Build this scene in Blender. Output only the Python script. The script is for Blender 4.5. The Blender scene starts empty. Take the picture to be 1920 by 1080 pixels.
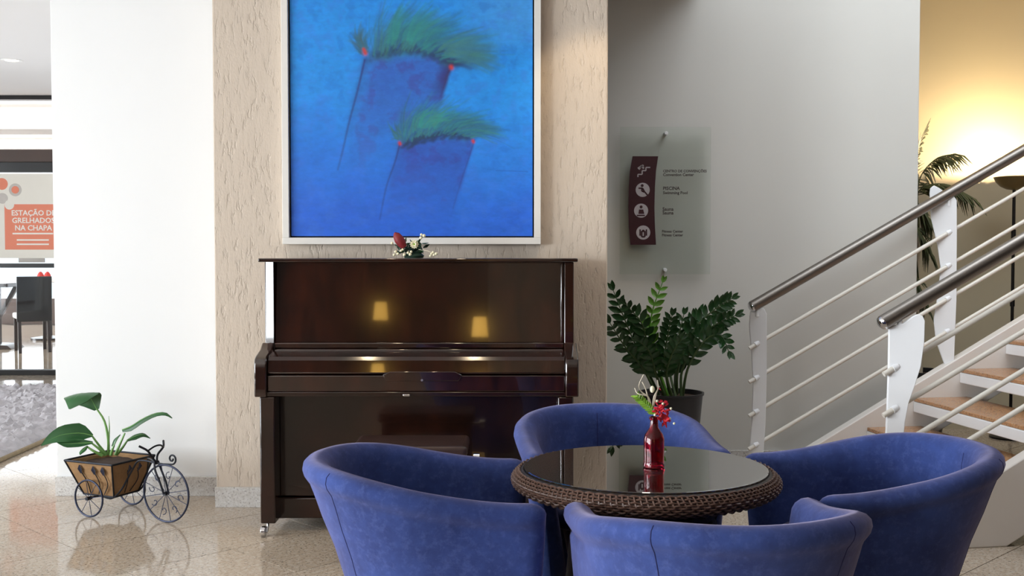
import bpy, bmesh, math, random
import numpy as np
from mathutils import Vector, Matrix

random.seed(7)
rng = np.random.default_rng(7)
S = bpy.context.scene
COL = S.collection
PI = math.pi
R = math.radians

# ------------------------------------------------------------------ camera, world, light, exposure
F = 2100.0            # focal length in pixels of the 1920 frame
H = 1.35              # eye height
TILT = math.atan(76 / F)
cd = bpy.data.cameras.new('camera')
cam = bpy.data.objects.new('camera', cd)
COL.objects.link(cam)
cd.sensor_width = 36.0
cd.lens = F / 1920 * 36
cd.clip_start = 0.05
cam.location = (0, 0, H)
cam.rotation_euler = (PI / 2 - TILT, 0, 0)
S.camera = cam
S.view_settings.view_transform = 'Standard'
S.view_settings.look = 'None'
S.view_settings.gamma = 1
S.view_settings.use_curve_mapping = False
S.view_settings.exposure = 0.0
S.cycles.max_bounces = 8
S.cycles.diffuse_bounces = 3
S.cycles.glossy_bounces = 5
S.cycles.transmission_bounces = 8
S.cycles.transparent_max_bounces = 12
S.cycles.use_denoising = True
S.cycles.sample_clamp_indirect = 6
S.cycles.caustics_reflective = False
S.cycles.caustics_refractive = False

W = bpy.data.worlds.new('sky')
S.world = W
W.use_nodes = True
wb = W.node_tree.nodes['Background']
wb.inputs[0].default_value = (0.80, 0.90, 1.0, 1)
wb.inputs[1].default_value = 1.5

def area(name, loc, target, sx, sy, power, col):
    ld = bpy.data.lights.new(name, 'AREA')
    ld.shape = 'RECTANGLE'
    ld.size = sx
    ld.size_y = sy
    ld.energy = power
    ld.color = col
    o = bpy.data.objects.new(name, ld)
    COL.objects.link(o)
    o.location = loc
    d = Vector(target) - Vector(loc)
    o.rotation_euler = d.to_track_quat('-Z', 'Z').to_euler()
    return o

DAY = (0.90, 0.95, 1.0)
# daylight standing in the openings of the window walls
area('window_daylight', (-7.35, -3.6, 1.5), (0, -0.6, 1.5), 2.7, 2.3, 250, DAY)
area('window_daylight', (-7.35, -0.4, 1.5), (0, -0.4, 1.5), 2.7, 2.3, 820, DAY)
area('window_daylight', (-7.35, 2.8, 1.5), (0, 2.8, 1.5), 2.7, 2.3, 440, DAY)
area('skylight', (3.2, 5.0, 5.6), (3.2, 5.0, 0), 3.4, 1.7, 105, (0.90, 0.95, 1.0))
area('corridor_daylight', (-7.35, 8.6, 1.5), (0, 8.6, 1.5), 3.6, 2.3, 290, DAY)
area('dining_daylight', (-12.35, 15.5, 1.5), (0, 15.5, 1.5), 5.5, 2.3, 1200, DAY)
# cove lighting of the dining room's stepped ceiling
area('cove_light', (-7.2, 12.15, 2.88), (-7.2, 12.9, 2.74), 7.0, 0.06, 45, (1.0, 0.97, 0.92))
area('cove_light', (-7.2, 13.35, 2.60), (-7.2, 14.1, 2.50), 7.0, 0.06, 40, (1.0, 0.97, 0.92))
area('dining_back_daylight', (-6.5, 20.2, 1.5), (-6.5, 10, 1.5), 7.0, 2.2, 150, DAY)

def point(name, loc, power, col, radius=0.05):
    ld = bpy.data.lights.new(name, 'POINT')
    ld.energy = power
    ld.color = col
    ld.shadow_soft_size = radius
    o = bpy.data.objects.new(name, ld)
    COL.objects.link(o)
    o.location = loc
    return o

def spot(name, loc, target, power, col, angle, blend=0.6, radius=0.04):
    ld = bpy.data.lights.new(name, 'SPOT')
    ld.energy = power
    ld.color = col
    ld.spot_size = R(angle)
    ld.spot_blend = blend
    ld.shadow_soft_size = radius
    o = bpy.data.objects.new(name, ld)
    COL.objects.link(o)
    o.location = loc
    d = Vector(target) - Vector(loc)
    o.rotation_euler = d.to_track_quat('-Z', 'Z').to_euler()
    return o

# ------------------------------------------------------------------ where things stand
def at(px, py, Y):
    """point on the plane at distance Y that the photograph shows at this pixel"""
    a = TILT + math.atan((py - 540) / F)
    z = H - math.tan(a) * Y
    dep = Y * math.cos(TILT) - (z - H) * math.sin(TILT)
    return Vector(((px - 960) * dep / F, Y, z))

def ground(px, py, z=0.0):
    a = TILT + math.atan((py - 540) / F)
    return at(px, py, (H - z) / math.tan(a))

# ------------------------------------------------------------------ materials
def lin(c):
    return tuple(((v / 255) / 12.92 if v <= 10 else ((v / 255 + 0.055) / 1.055) ** 2.4) for v in c)

def new_mat(name):
    m = bpy.data.materials.new(name)
    m.use_nodes = True
    nt = m.node_tree
    return m, nt, nt.nodes['Principled BSDF']

def mix_col(nt, fac, a, b):
    n = nt.nodes.new('ShaderNodeMix')
    n.data_type = 'RGBA'
    if isinstance(fac, (int, float)):
        n.inputs[0].default_value = fac
    else:
        nt.links.new(fac, n.inputs[0])
    for s, v in ((6, a), (7, b)):
        if isinstance(v, tuple):
            n.inputs[s].default_value = (*v[:3], 1)
        else:
            nt.links.new(v, n.inputs[s])
    return n.outputs[2]

def noise(nt, scale, detail=4, rough=0.55, vec=None, stretch=None):
    tc = nt.nodes.new('ShaderNodeTexCoord')
    src = tc.outputs['Object'] if vec is None else vec
    if stretch:
        mp = nt.nodes.new('ShaderNodeMapping')
        mp.inputs['Scale'].default_value = stretch
        nt.links.new(src, mp.inputs[0])
        src = mp.outputs[0]
    n = nt.nodes.new('ShaderNodeTexNoise')
    n.inputs['Scale'].default_value = scale
    n.inputs['Detail'].default_value = detail
    n.inputs['Roughness'].default_value = rough
    nt.links.new(src, n.inputs['Vector'])
    return n.outputs[0]

def ramp(nt, val, stops):
    r = nt.nodes.new('ShaderNodeValToRGB')
    e = r.color_ramp.elements
    while len(e) < len(stops):
        e.new(0.5)
    for k, (p, c) in enumerate(stops):
        e[k].position = p
        e[k].color = (*c[:3], 1) if isinstance(c, tuple) else (c, c, c, 1)
    nt.links.new(val, r.inputs[0])
    return r.outputs[0]

def bump(nt, bsdf, height, strength=0.2, dist=0.01):
    b = nt.nodes.new('ShaderNodeBump')
    b.inputs['Strength'].default_value = strength
    b.inputs['Distance'].default_value = dist
    nt.links.new(height, b.inputs['Height'])
    nt.links.new(b.outputs[0], bsdf.inputs['Normal'])

def plain(name, col, rough=0.5, metal=0.0, var=0.12, scale=8, coat=0.0, ior=1.5, bumpy=0.0, bscale=60, stretch=None, spec=0.5):
    m, nt, b = new_mat(name)
    c = lin(col)
    dark = tuple(v * (1 - var) for v in c)
    lite = tuple(min(1, v * (1 + var)) for v in c)
    f = noise(nt, scale, stretch=stretch)
    nt.links.new(mix_col(nt, f, dark, lite), b.inputs['Base Color'])
    b.inputs['Roughness'].default_value = rough
    b.inputs['Metallic'].default_value = metal
    b.inputs['IOR'].default_value = ior
    b.inputs['Coat Weight'].default_value = coat
    b.inputs['Coat Roughness'].default_value = 0.04
    b.inputs['Specular IOR Level'].default_value = spec
    if bumpy:
        bump(nt, b, noise(nt, bscale, 3, stretch=stretch), bumpy, 0.004)
    return m

def emit(name, col, strength):
    m, nt, b = new_mat(name)
    b.inputs['Base Color'].default_value = (*lin(col), 1)
    b.inputs['Emission Color'].default_value = (*lin(col), 1)
    b.inputs['Emission Strength'].default_value = strength
    return m

def granite(name, base, dark, warm, rough, scale=55):
    m, nt, b = new_mat(name)
    tc = nt.nodes.new('ShaderNodeTexCoord')
    oi = nt.nodes.new('ShaderNodeObjectInfo')
    ad = nt.nodes.new('ShaderNodeVectorMath')
    ad.operation = 'ADD'
    nt.links.new(tc.outputs['Object'], ad.inputs[0])
    sc = nt.nodes.new('ShaderNodeVectorMath')
    sc.operation = 'SCALE'
    nt.links.new(oi.outputs['Location'], sc.inputs[0])
    sc.inputs['Scale'].default_value = 1.7
    nt.links.new(sc.outputs[0], ad.inputs[1])
    v = ad.outputs[0]
    n1 = noise(nt, scale, 5, 0.7, vec=v)
    n2 = noise(nt, scale * 2.1, 3, 0.6, vec=v)
    n3 = noise(nt, 3.0, 3, 0.5, vec=v)
    f1 = ramp(nt, n1, [(0.42, 0.0), (0.62, 1.0)])
    f2 = ramp(nt, n2, [(0.55, 0.0), (0.67, 1.0)])
    c = mix_col(nt, f1, lin(base), lin(warm))
    c = mix_col(nt, f2, c, lin(dark))
    hs = nt.nodes.new('ShaderNodeHueSaturation')
    mr = nt.nodes.new('ShaderNodeMapRange')
    mr.inputs['To Min'].default_value = 0.90
    mr.inputs['To Max'].default_value = 1.08
    nt.links.new(oi.outputs['Random'], mr.inputs[0])
    nt.links.new(mr.outputs[0], hs.inputs['Value'])
    nt.links.new(c, hs.inputs['Color'])
    nt.links.new(mix_col(nt, n3, hs.outputs[0], c), b.inputs['Base Color'])
    b.inputs['Roughness'].default_value = rough
    b.inputs['IOR'].default_value = 1.55
    return m

def wood(name, dark, lite, rough=0.12, coat=0.8, stretch=(2, 2, 14), scale=3.0):
    m, nt, b = new_mat(name)
    n1 = noise(nt, scale, 6, 0.65, stretch=stretch)
    n2 = noise(nt, 2.2, 4, 0.6)
    c = mix_col(nt, ramp(nt, n1, [(0.35, 0.0), (0.68, 1.0)]), lin(dark), lin(lite))
    c2 = mix_col(nt, ramp(nt, n2, [(0.45, 0.0), (0.7, 1.0)]), c, tuple(v * 0.55 for v in lin(dark)))
    nt.links.new(c2, b.inputs['Base Color'])
    b.inputs['Roughness'].default_value = rough
    b.inputs['Coat Weight'].default_value = coat
    b.inputs['Coat Roughness'].default_value = 0.03
    return m

def suede(name, c0, c1, c2):
    m, nt, b = new_mat(name)
    n1 = noise(nt, 5.0, 6, 0.7)
    n2 = noise(nt, 38.0, 4, 0.7)
    c = mix_col(nt, ramp(nt, n1, [(0.28, 0.0), (0.74, 1.0)]), lin(c0), lin(c1))
    c = mix_col(nt, ramp(nt, n2, [(0.50, 0.0), (0.95, 0.5)]), c, lin(c2))
    nt.links.new(c, b.inputs['Base Color'])
    b.inputs['Roughness'].default_value = 0.92
    b.inputs['Specular IOR Level'].default_value = 0.15
    b.inputs['Sheen Weight'].default_value = 0.35
    b.inputs['Sheen Roughness'].default_value = 0.45
    b.inputs['Sheen Tint'].default_value = (*lin((214, 196, 212)), 1)
    bump(nt, b, n2, 0.12, 0.004)
    return m

def thin_glass(name, tint=(0.96, 0.985, 0.97), refl=1.0):
    m = bpy.data.materials.new(name)
    m.use_nodes = True
    nt = m.node_tree
    for n in list(nt.nodes):
        nt.nodes.remove(n)
    out = nt.nodes.new('ShaderNodeOutputMaterial')
    tr = nt.nodes.new('ShaderNodeBsdfTransparent')
    tr.inputs[0].default_value = (*tint, 1)
    gl = nt.nodes.new('ShaderNodeBsdfGlossy')
    gl.inputs['Roughness'].default_value = 0.01
    fr = nt.nodes.new('ShaderNodeFresnel')
    fr.inputs[0].default_value = 1.5
    ml = nt.nodes.new('ShaderNodeMath')
    ml.operation = 'MULTIPLY'
    ml.inputs[1].default_value = refl
    nt.links.new(fr.outputs[0], ml.inputs[0])
    mx = nt.nodes.new('ShaderNodeMixShader')
    nt.links.new(ml.outputs[0], mx.inputs[0])
    nt.links.new(tr.outputs[0], mx.inputs[1])
    nt.links.new(gl.outputs[0], mx.inputs[2])
    nt.links.new(mx.outputs[0], out.inputs[0])
    return m

def plaster(name, col):
    m, nt, b = new_mat(name)
    c = lin(col)
    n1 = noise(nt, 46, 4, 0.6, stretch=(1.0, 1.0, 0.30))
    n2 = noise(nt, 120, 3, 0.6, stretch=(1.0, 1.0, 0.6))
    g = ramp(nt, n1, [(0.35, 0.0), (0.43, 0.85), (0.60, 1.0)])
    sm = nt.nodes.new('ShaderNodeMath')
    sm.operation = 'MULTIPLY_ADD'
    nt.links.new(n2, sm.inputs[0])
    sm.inputs[1].default_value = 0.35
    nt.links.new(g, sm.inputs[2])
    nt.links.new(mix_col(nt, n1, tuple(v * 0.93 for v in c), tuple(min(1, v * 1.05) for v in c)), b.inputs['Base Color'])
    b.inputs['Roughness'].default_value = 0.85
    bump(nt, b, sm.outputs[0], 0.5, 0.006)
    return m

M = {}
M['white_wall'] = plain('white_paint', (243, 244, 245), 0.75, var=0.01, scale=2)
M['grey_wall'] = plain('pale_grey_paint', (214, 212, 206), 0.7, var=0.02, scale=2)
M['alcove_wall'] = plain('cream_paint', (196, 186, 160), 0.75, var=0.03, scale=2)
M['ceiling'] = plain('ceiling_paint', (236, 232, 230), 0.85, var=0.01, scale=2)
M['dark_panel'] = wood('dark_wall_panel', (38, 22, 14), (66, 38, 22), 0.45, 0.1)
M['plaster'] = plaster('scratched_beige_plaster', (214, 199, 183))
M['tile'] = granite('polished_granite', (182, 164, 144), (100, 86, 74), (200, 187, 170), 0.08, 44)
M['grout'] = plain('grout', (84, 76, 70), 0.9)
M['skirting'] = granite('white_granite', (206, 202, 198), (152, 146, 144), (222, 220, 218), 0.25, 48)
M['tread'] = granite('brown_granite', (182, 130, 88), (98, 74, 58), (190, 150, 112), 0.26, 60)  # brown stone; extra orange in its colour stands in for warm reflected glow
M['piano'] = wood('polished_mahogany', (25, 11, 7), (52, 22, 12), 0.10, 0.9, stretch=(5, 2, 1.0))
M['piano_dark'] = wood('dark_mahogany', (22, 11, 8), (42, 19, 12), 0.16, 0.35, stretch=(3, 2, 1.5))
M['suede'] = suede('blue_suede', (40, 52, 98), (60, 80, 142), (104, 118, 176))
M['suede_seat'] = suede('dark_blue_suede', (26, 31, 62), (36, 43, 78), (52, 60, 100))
M['seam'] = plain('seam_thread', (30, 34, 84), 0.9)
M['chrome'] = plain('chrome', (215, 215, 218), 0.10, 1.0, 0.03)
M['steel'] = plain('brushed_steel', (132, 126, 120), 0.36, 1.0, 0.06, 30, stretch=(8, 1, 1))
M['white_metal'] = plain('white_enamel', (238, 238, 240), 0.35, 0.0, 0.02)
M['rod_metal'] = plain('cream_enamel', (226, 220, 210), 0.32, 0.0, 0.02)
M['stringer'] = plain('white_stringer_paint', (228, 222, 216), 0.45, 0.0, 0.02)
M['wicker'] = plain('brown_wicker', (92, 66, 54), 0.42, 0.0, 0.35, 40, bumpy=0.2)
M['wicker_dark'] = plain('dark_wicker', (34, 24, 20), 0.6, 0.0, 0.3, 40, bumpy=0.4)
M['smoked_glass'] = plain('smoked_glass', (30, 26, 22), 0.015, 0.0, 0.02, ior=1.9, coat=1.0)
M['smoked_glass'].node_tree.nodes['Principled BSDF'].inputs['Coat IOR'].default_value = 1.8
M['smoked_glass'].node_tree.nodes['Principled BSDF'].inputs['Coat Roughness'].default_value = 0.01
M['black_iron'] = plain('black_iron', (30, 32, 40), 0.45, 0.6, 0.2, 30)
M['blue_iron'] = plain('blue_black_iron', (40, 45, 66), 0.4, 0.5, 0.2, 30)
M['coir'] = plain('coir_liner', (150, 116, 80), 0.95, 0.0, 0.35, 22, bumpy=0.9, bscale=70)
M['soil'] = plain('soil', (62, 42, 28), 0.95, 0.0, 0.5, 40, bumpy=1.0, bscale=50)
M['leaf'] = plain('glossy_leaf', (42, 92, 48), 0.32, 0.0, 0.35, 9)
M['leaf_pale'] = plain('pale_leaf_vein', (120, 168, 92), 0.4, 0.0, 0.15, 9)
M['zz'] = plain('dark_waxy_leaf', (30, 70, 30), 0.34, 0.0, 0.4, 14)
M['zz_new'] = plain('fresh_leaf', (84, 136, 40), 0.34, 0.0, 0.25, 14)
M['zz_stem'] = plain('plant_stem', (58, 80, 40), 0.5, 0.0, 0.3, 14)
M['pot'] = plain('dark_pot', (30, 30, 34), 0.4, 0.0, 0.15, 6)
M['palm'] = plain('palm_leaf', (52, 62, 28), 0.5, 0.0, 0.4, 12)
M['frame'] = plain('white_picture_frame', (238, 234, 228), 0.45, 0.0, 0.02)
M['shadow_gap'] = plain('dark_liner', (16, 18, 34), 0.7)
M['sign_glass'] = thin_glass('sign_glass', (0.96, 0.98, 0.965), 0.4)
M['pane'] = thin_glass('window_pane', (0.97, 0.98, 0.98), 0.6)
M['burgundy'] = plain('burgundy_vinyl', (58, 24, 32), 0.35, 0.0, 0.05)
M['icon'] = plain('icon_grey', (188, 180, 182), 0.4, 0.0, 0.03)
M['ink'] = plain('lettering_brown', (62, 42, 40), 0.5)
M['red_glass'] = None
M['black_frame'] = plain('black_frame', (18, 16, 16), 0.35)
M['brown_beam'] = plain('brown_beam', (72, 52, 42), 0.4)
M['rug'] = plain('grey_rug_pile', (178, 172, 174), 0.95, 0.0, 0.35, 14, bumpy=1.0, bscale=38)
M['rug_edge'] = plain('rug_edge', (146, 128, 100), 0.95, 0.0, 0.4, 20, bumpy=0.8)
M['poster_white'] = plain('poster_cream', (244, 238, 226), 0.6, 0.0, 0.02)
M['poster_red'] = plain('poster_salmon', (240, 142, 112), 0.6, 0.0, 0.03)
M['poster_text'] = plain('poster_lettering', (252, 240, 232), 0.6)
M['poster_grey'] = plain('poster_grey', (206, 198, 190), 0.6)
M['dark_wood'] = plain('espresso_wood', (40, 26, 22), 0.3, 0.0, 0.2, 12)
M['black_leather'] = plain('black_leather', (20, 20, 24), 0.3, 0.0, 0.1)
M['white_cloth'] = plain('white_upholstery', (236, 232, 230), 0.8, 0.0, 0.03)
M['red_cloth'] = plain('red_napkin', (206, 54, 46), 0.8, 0.0, 0.2)
M['bench_leather'] = plain('brown_leather', (50, 32, 28), 0.38, 0.0, 0.2, 12, bumpy=0.15)
M['flower_red'] = plain('red_petal', (196, 22, 44), 0.5, 0.0, 0.35, 60)
M['flower_dark'] = plain('dark_red_bud', (120, 20, 30), 0.6, 0.0, 0.3, 60)
M['flower_white'] = plain('cream_petal', (238, 232, 200), 0.6, 0.0, 0.1, 60)
M['sprig'] = plain('lime_sprig', (136, 180, 60), 0.5, 0.0, 0.25, 50)
M['twig'] = plain('pale_twig', (206, 194, 172), 0.6, 0.0, 0.2, 50)
M['fir'] = plain('dark_fir', (24, 52, 38), 0.6, 0.0, 0.35, 50)
M['bulb'] = emit('warm_bulb', (255, 222, 160), 30)
M['spot_bulb'] = emit('downlight_lens', (255, 240, 215), 14)
M['shade'] = emit('lit_lamp_shade', (255, 200, 96), 9)
M['trim_white'] = plain('white_trim', (240, 238, 234), 0.5, 0.0, 0.02)
M['bowl'] = plain('brass_bowl', (146, 128, 92), 0.35, 0.7, 0.08)
M['pole'] = plain('black_pole', (26, 24, 24), 0.35, 0.4, 0.05)

m, nt, b = new_mat('red_glass')
b.inputs['Base Color'].default_value = (0.42, 0.008, 0.03, 1)
b.inputs['Roughness'].default_value = 0.03
b.inputs['Transmission Weight'].default_value = 0.92
b.inputs['IOR'].default_value = 1.45
M['red_glass'] = m

# canvas paint: the pigment is stored per vertex, brush relief is procedural
m, nt, b = new_mat('canvas_paint')
at_ = nt.nodes.new('ShaderNodeVertexColor')
at_.layer_name = 'pigment'
n1 = noise(nt, 14, 6, 0.7, stretch=(1, 1, 2))
hs = nt.nodes.new('ShaderNodeHueSaturation')
mr = nt.nodes.new('ShaderNodeMapRange')
mr.inputs['From Min'].default_value = 0.3
mr.inputs['From Max'].default_value = 0.7
mr.inputs['To Min'].default_value = 0.88
mr.inputs['To Max'].default_value = 1.12
nt.links.new(n1, mr.inputs[0])
nt.links.new(mr.outputs[0], hs.inputs['Value'])
nt.links.new(at_.outputs[0], hs.inputs['Color'])
nt.links.new(hs.outputs[0], b.inputs['Base Color'])
b.inputs['Roughness'].default_value = 0.55
bump(nt, b, n1, 0.2, 0.004)
M['canvas'] = m

# ------------------------------------------------------------------ mesh helpers
class MB:
    def __init__(self):
        self.v, self.f = [], []

    def add(self, vs, fs, T=None):
        k = len(self.v)
        for p in vs:
            p = Vector(p)
            self.v.append(T @ p if T is not None else p)
        self.f += [tuple(i + k for i in q) for q in fs]
        return self

    def box(self, x0, x1, y0, y1, z0, z1, T=None):
        vs = [(x, y, z) for z in (z0, z1) for y in (y0, y1) for x in (x0, x1)]
        return self.add(vs, [(0, 2, 3, 1), (4, 5, 7, 6), (0, 1, 5, 4), (2, 6, 7, 3), (0, 4, 6, 2), (1, 3, 7, 5)], T)

    def tube(self, pts, r, n=8, closed=False, cap=True, T=None):
        pts = [Vector(p) for p in pts]
        k = len(pts)
        rs = r if isinstance(r, (list, tuple)) else [r] * k
        vs, fs = [], []
        prev = None
        for i, p in enumerate(pts):
            if closed:
                t = pts[(i + 1) % k] - pts[i - 1]
            else:
                t = pts[min(i + 1, k - 1)] - pts[max(i - 1, 0)]
            t = t.normalized() if t.length > 1e-9 else Vector((0, 0, 1))
            if prev is None:
                a = Vector((0, 0, 1)) if abs(t.z) < 0.9 else Vector((1, 0, 0))
                u = (a - t * a.dot(t)).normalized()
            else:
                u = prev - t * prev.dot(t)
                u = u.normalized() if u.length > 1e-6 else prev
            prev = u
            w = t.cross(u)
            for j in range(n):
                a = 2 * PI * j / n
                vs.append(p + (u * math.cos(a) + w * math.sin(a)) * rs[i])
        m_ = k if closed else k - 1
        for i in range(m_):
            for j in range(n):
                a, b_ = i * n + j, i * n + (j + 1) % n
                c, d = ((i + 1) % k) * n + (j + 1) % n, ((i + 1) % k) * n + j
                fs.append((a, b_, c, d))
        if cap and not closed:
            fs.append(tuple(range(n - 1, -1, -1)))
            fs.append(tuple((k - 1) * n + j for j in range(n)))
        return self.add(vs, fs, T)

    def lathe(self, prof, n=32, c=(0, 0, 0), T=None, cap=True):
        vs, fs = [], []
        for r, z in prof:
            for j in range(n):
                a = 2 * PI * j / n
                vs.append((c[0] + r * math.cos(a), c[1] + r * math.sin(a), c[2] + z))
        for i in range(len(prof) - 1):
            for j in range(n):
                fs.append((i * n + j, i * n + (j + 1) % n, (i + 1) * n + (j + 1) % n, (i + 1) * n + j))
        if cap:
            fs.append(tuple(range(n - 1, -1, -1)))
            fs.append(tuple((len(prof) - 1) * n + j for j in range(n)))
        return self.add(vs, fs, T)

    def prism(self, outline, d0, d1, axis='y', T=None):
        """outline of 2D points (x,z for axis y; x,y for axis z), extruded between d0 and d1"""
        n = len(outline)
        if axis == 'y':
            vs = [(a, d0, b_) for a, b_ in outline] + [(a, d1, b_) for a, b_ in outline]
        elif axis == 'z':
            vs = [(a, b_, d0) for a, b_ in outline] + [(a, b_, d1) for a, b_ in outline]
        else:
            vs = [(d0, a, b_) for a, b_ in outline] + [(d1, a, b_) for a, b_ in outline]
        fs = [tuple(range(n)), tuple(range(2 * n - 1, n - 1, -1))]
        fs += [(i, n + i, n + (i + 1) % n, (i + 1) % n) for i in range(n)]
        return self.add(vs, fs, T)

    def ball(self, c, r, n=10, sz=1.0, T=None):
        prof = []
        for i in range(n // 2 + 1):
            a = -PI / 2 + PI * i / (n // 2)
            prof.append((max(1e-4, r * math.cos(a)), r * sz * math.sin(a)))
        return self.lathe(prof, n, c, T, cap=False)

    def blade(self, rib, half, side, cup=0.15, thick=0.0015, T=None):
        """leaf: midrib points, half widths, direction(s) across, cupping"""
        rib = [Vector(p) for p in rib]
        k = len(rib)
        us = [-1, -0.66, -0.33, 0, 0.33, 0.66, 1]
        top, bot = [], []
        for i, p in enumerate(rib):
            t = (rib[min(i + 1, k - 1)] - rib[max(i - 1, 0)]).normalized()
            sd = side[i] if isinstance(side, list) else side
            s = Vector(sd)
            s = (s - t * s.dot(t)).normalized()
            nrm = s.cross(t)
            h = half[i]
            for u in us:
                q = p + s * (u * h) + nrm * (cup * h * u * u)
                top.append(q + nrm * thick)
                bot.append(q - nrm * thick)
        n = len(us)
        K = len(top)
        fs = []
        for i in range(k - 1):
            for j in range(n - 1):
                a = i * n + j
                fs.append((a, a + 1, a + n + 1, a + n))
                fs.append((K + a, K + a + n, K + a + n + 1, K + a + 1))
            for j in (0, n - 1):
                a = i * n + j
                fs.append((a, a + n, K + a + n, K + a))
        fs.append(tuple(range(n)) + tuple(K + j for j in range(n - 1, -1, -1)))
        e = (k - 1) * n
        fs.append(tuple(e + j for j in range(n)) + tuple(K + e + j for j in range(n - 1, -1, -1)))
        return self.add(top + bot, fs, T)

    def build(self, name, mat, parent=None, smooth=True, bevel=0.0, segs=2, ang=38, loc=None):
        me = bpy.data.meshes.new(name)
        me.from_pydata([tuple(p) for p in self.v], [], self.f)
        bm = bmesh.new()
        bm.from_mesh(me)
        bmesh.ops.recalc_face_normals(bm, faces=bm.faces)
        bm.to_mesh(me)
        bm.free()
        if smooth:
            me.polygons.foreach_set('use_smooth', [True] * len(me.polygons))
            me.set_sharp_from_angle(angle=R(ang))
        me.materials.append(mat)
        o = bpy.data.objects.new(name, me)
        COL.objects.link(o)
        if parent is not None:
            o.parent = parent
        if loc is not None:
            o.location = loc
        if bevel:
            bv = o.modifiers.new('bevel', 'BEVEL')
            bv.width = bevel
            bv.segments = segs
            bv.limit_method = 'ANGLE'
            bv.angle_limit = R(40)
        return o

def thing(name, label, cat, loc=(0, 0, 0), rz=0.0, group=None):
    o = bpy.data.objects.new(name, None)
    COL.objects.link(o)
    o.empty_display_size = 0.1
    o.location = loc
    o.rotation_euler = (0, 0, rz)
    tag(o, label, cat, group)
    return o

def tag(o, label, cat, group=None):
    o['label'] = label
    o['category'] = cat
    if group:
        o['group'] = group
    return o

def struct(o, label=None):
    o['kind'] = 'structure'
    if label:
        o['label'] = label
    return o

def link_copy(o, parent=None, name=None):
    c = o.copy()
    COL.objects.link(c)
    if parent is not None:
        c.parent = parent
    return c

def copy_tree(o, parent=None):
    c = link_copy(o, parent)
    for ch in list(o.children):
        copy_tree(ch, c)
    return c

def curve_pts(pts, n):
    """smooth Catmull-Rom through points"""
    P = [Vector(p) for p in pts]
    P = [P[0] * 2 - P[1]] + P + [P[-1] * 2 - P[-2]]
    out = []
    segs = len(P) - 3
    for q in range(n):
        t = q / (n - 1) * segs
        i = min(int(t), segs - 1)
        u = t - i
        a, b_, c, d = P[i:i + 4]
        out.append(0.5 * ((2 * b_) + (c - a) * u + (2 * a - 5 * b_ + 4 * c - d) * u * u + (3 * b_ - a - 3 * c + d) * u ** 3))
    return out

def lettering(name, text, size, mat, parent, loc, align='LEFT', rot=(PI / 2, 0, 0), depth=0.0006, bold=0.0):
    cu = bpy.data.curves.new('lettering_curve', 'FONT')
    cu.body = text
    cu.size = size
    cu.extrude = depth
    cu.offset = bold
    cu.align_x = align
    cu.resolution_u = 2
    tmp = bpy.data.objects.new('lettering_curve', cu)
    COL.objects.link(tmp)
    dg = bpy.context.evaluated_depsgraph_get()
    me = bpy.data.meshes.new_from_object(tmp.evaluated_get(dg))
    me.name = name
    bpy.data.objects.remove(tmp)
    bpy.data.curves.remove(cu)
    me.materials.clear()
    me.materials.append(mat)
    o = bpy.data.objects.new(name, me)
    COL.objects.link(o)
    o.parent = parent
    o.location = loc
    o.rotation_euler = rot
    return o

# ------------------------------------------------------------------ room shell
YW, YB, YG, YA, YP = 6.056, 5.79, 6.85, 8.3, 11.8      # white wall, beige wall, grey wall, alcove wall, glazed partition
XL, XR, YBACK, ZC = -7.0, 6.4, -7.0, 2.94
ZH = 5.4              # the stairwell is two storeys high
x_white0 = at(101, 500, YW).x
x_beige0 = at(404, 700, YB).x
x_beige1 = at(1139, 400, YB).x
x_grey1 = at(1722, 300, YG).x

# floor: bedding slab and a diagonal field of tiles
fl = struct(MB().box(-12.3, XR + 0.2, YBACK - 1.4, 20.2, -0.12, -0.003).build('floor', M['grout'], None, False),
            'polished beige granite tile floor laid on the diagonal')
TS = 0.495
p1 = ground(434.9, 1030)
tile_mb = MB()
g = 0.0019
h2 = TS / 2 - g
tile_mb.box(-h2, h2, -h2, h2, -0.012, 0)
proto = None
rest = MB()
c45 = math.sqrt(0.5)
n_tiles = 0
for i in range(-70, 70):
    for j in range(-70, 70):
        x = p1.x + ((i + 0.5) - (j + 0.5)) * TS * c45
        y = p1.y + ((i + 0.5) + (j + 0.5)) * TS * c45
        if x < -11.6 or x > XR - 0.3 or y < YBACK - 0.6 or y > 19.6:
            continue
        inside = 3.4 < y < 11.4 and -0.62 * y - 0.2 < x < 0.62 * y and not (y > 7.4 and x > -2.4) and not (y > 6.3 and -2.3 < x < -0.4) and x > -6.6
        if inside and n_tiles < 290:
            if proto is None:
                o = proto = tile_mb.build('tile', M['tile'], fl, False)
            else:
                o = link_copy(proto, fl)
            o.location = (x, y, rng.uniform(-0.0003, 0.0003))
            o.rotation_euler = (0, 0, PI / 4)
            n_tiles += 1
        else:
            rest.add(tile_mb.v, tile_mb.f, Matrix.Translation((x, y, 0)) @ Matrix.Rotation(PI / 4, 4, 'Z'))
ro = rest.build('far_tiles', M['tile'], fl, False)
ro['kind'] = 'stuff'

VX, VY = 1.15, 4.0     # the stairwell void in the ceiling
cb_ = MB()
cb_.box(XL - 0.2, XR + 0.2, YBACK - 1.2, VY, ZC, ZC + 0.15).box(XL - 0.2, VX, VY, YG, ZC, ZC + 0.15).box(XL - 0.2, -2.3, YG, YP, ZC, ZC + 0.15)
struct(cb_.build('ceiling', M['ceiling'], None, False))
struct(MB().box(-2.3, XR + 0.2, YG + 0.16, YA, 3.42, 3.57).build('ceiling_alcove', M['ceiling'], None, False))
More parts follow.
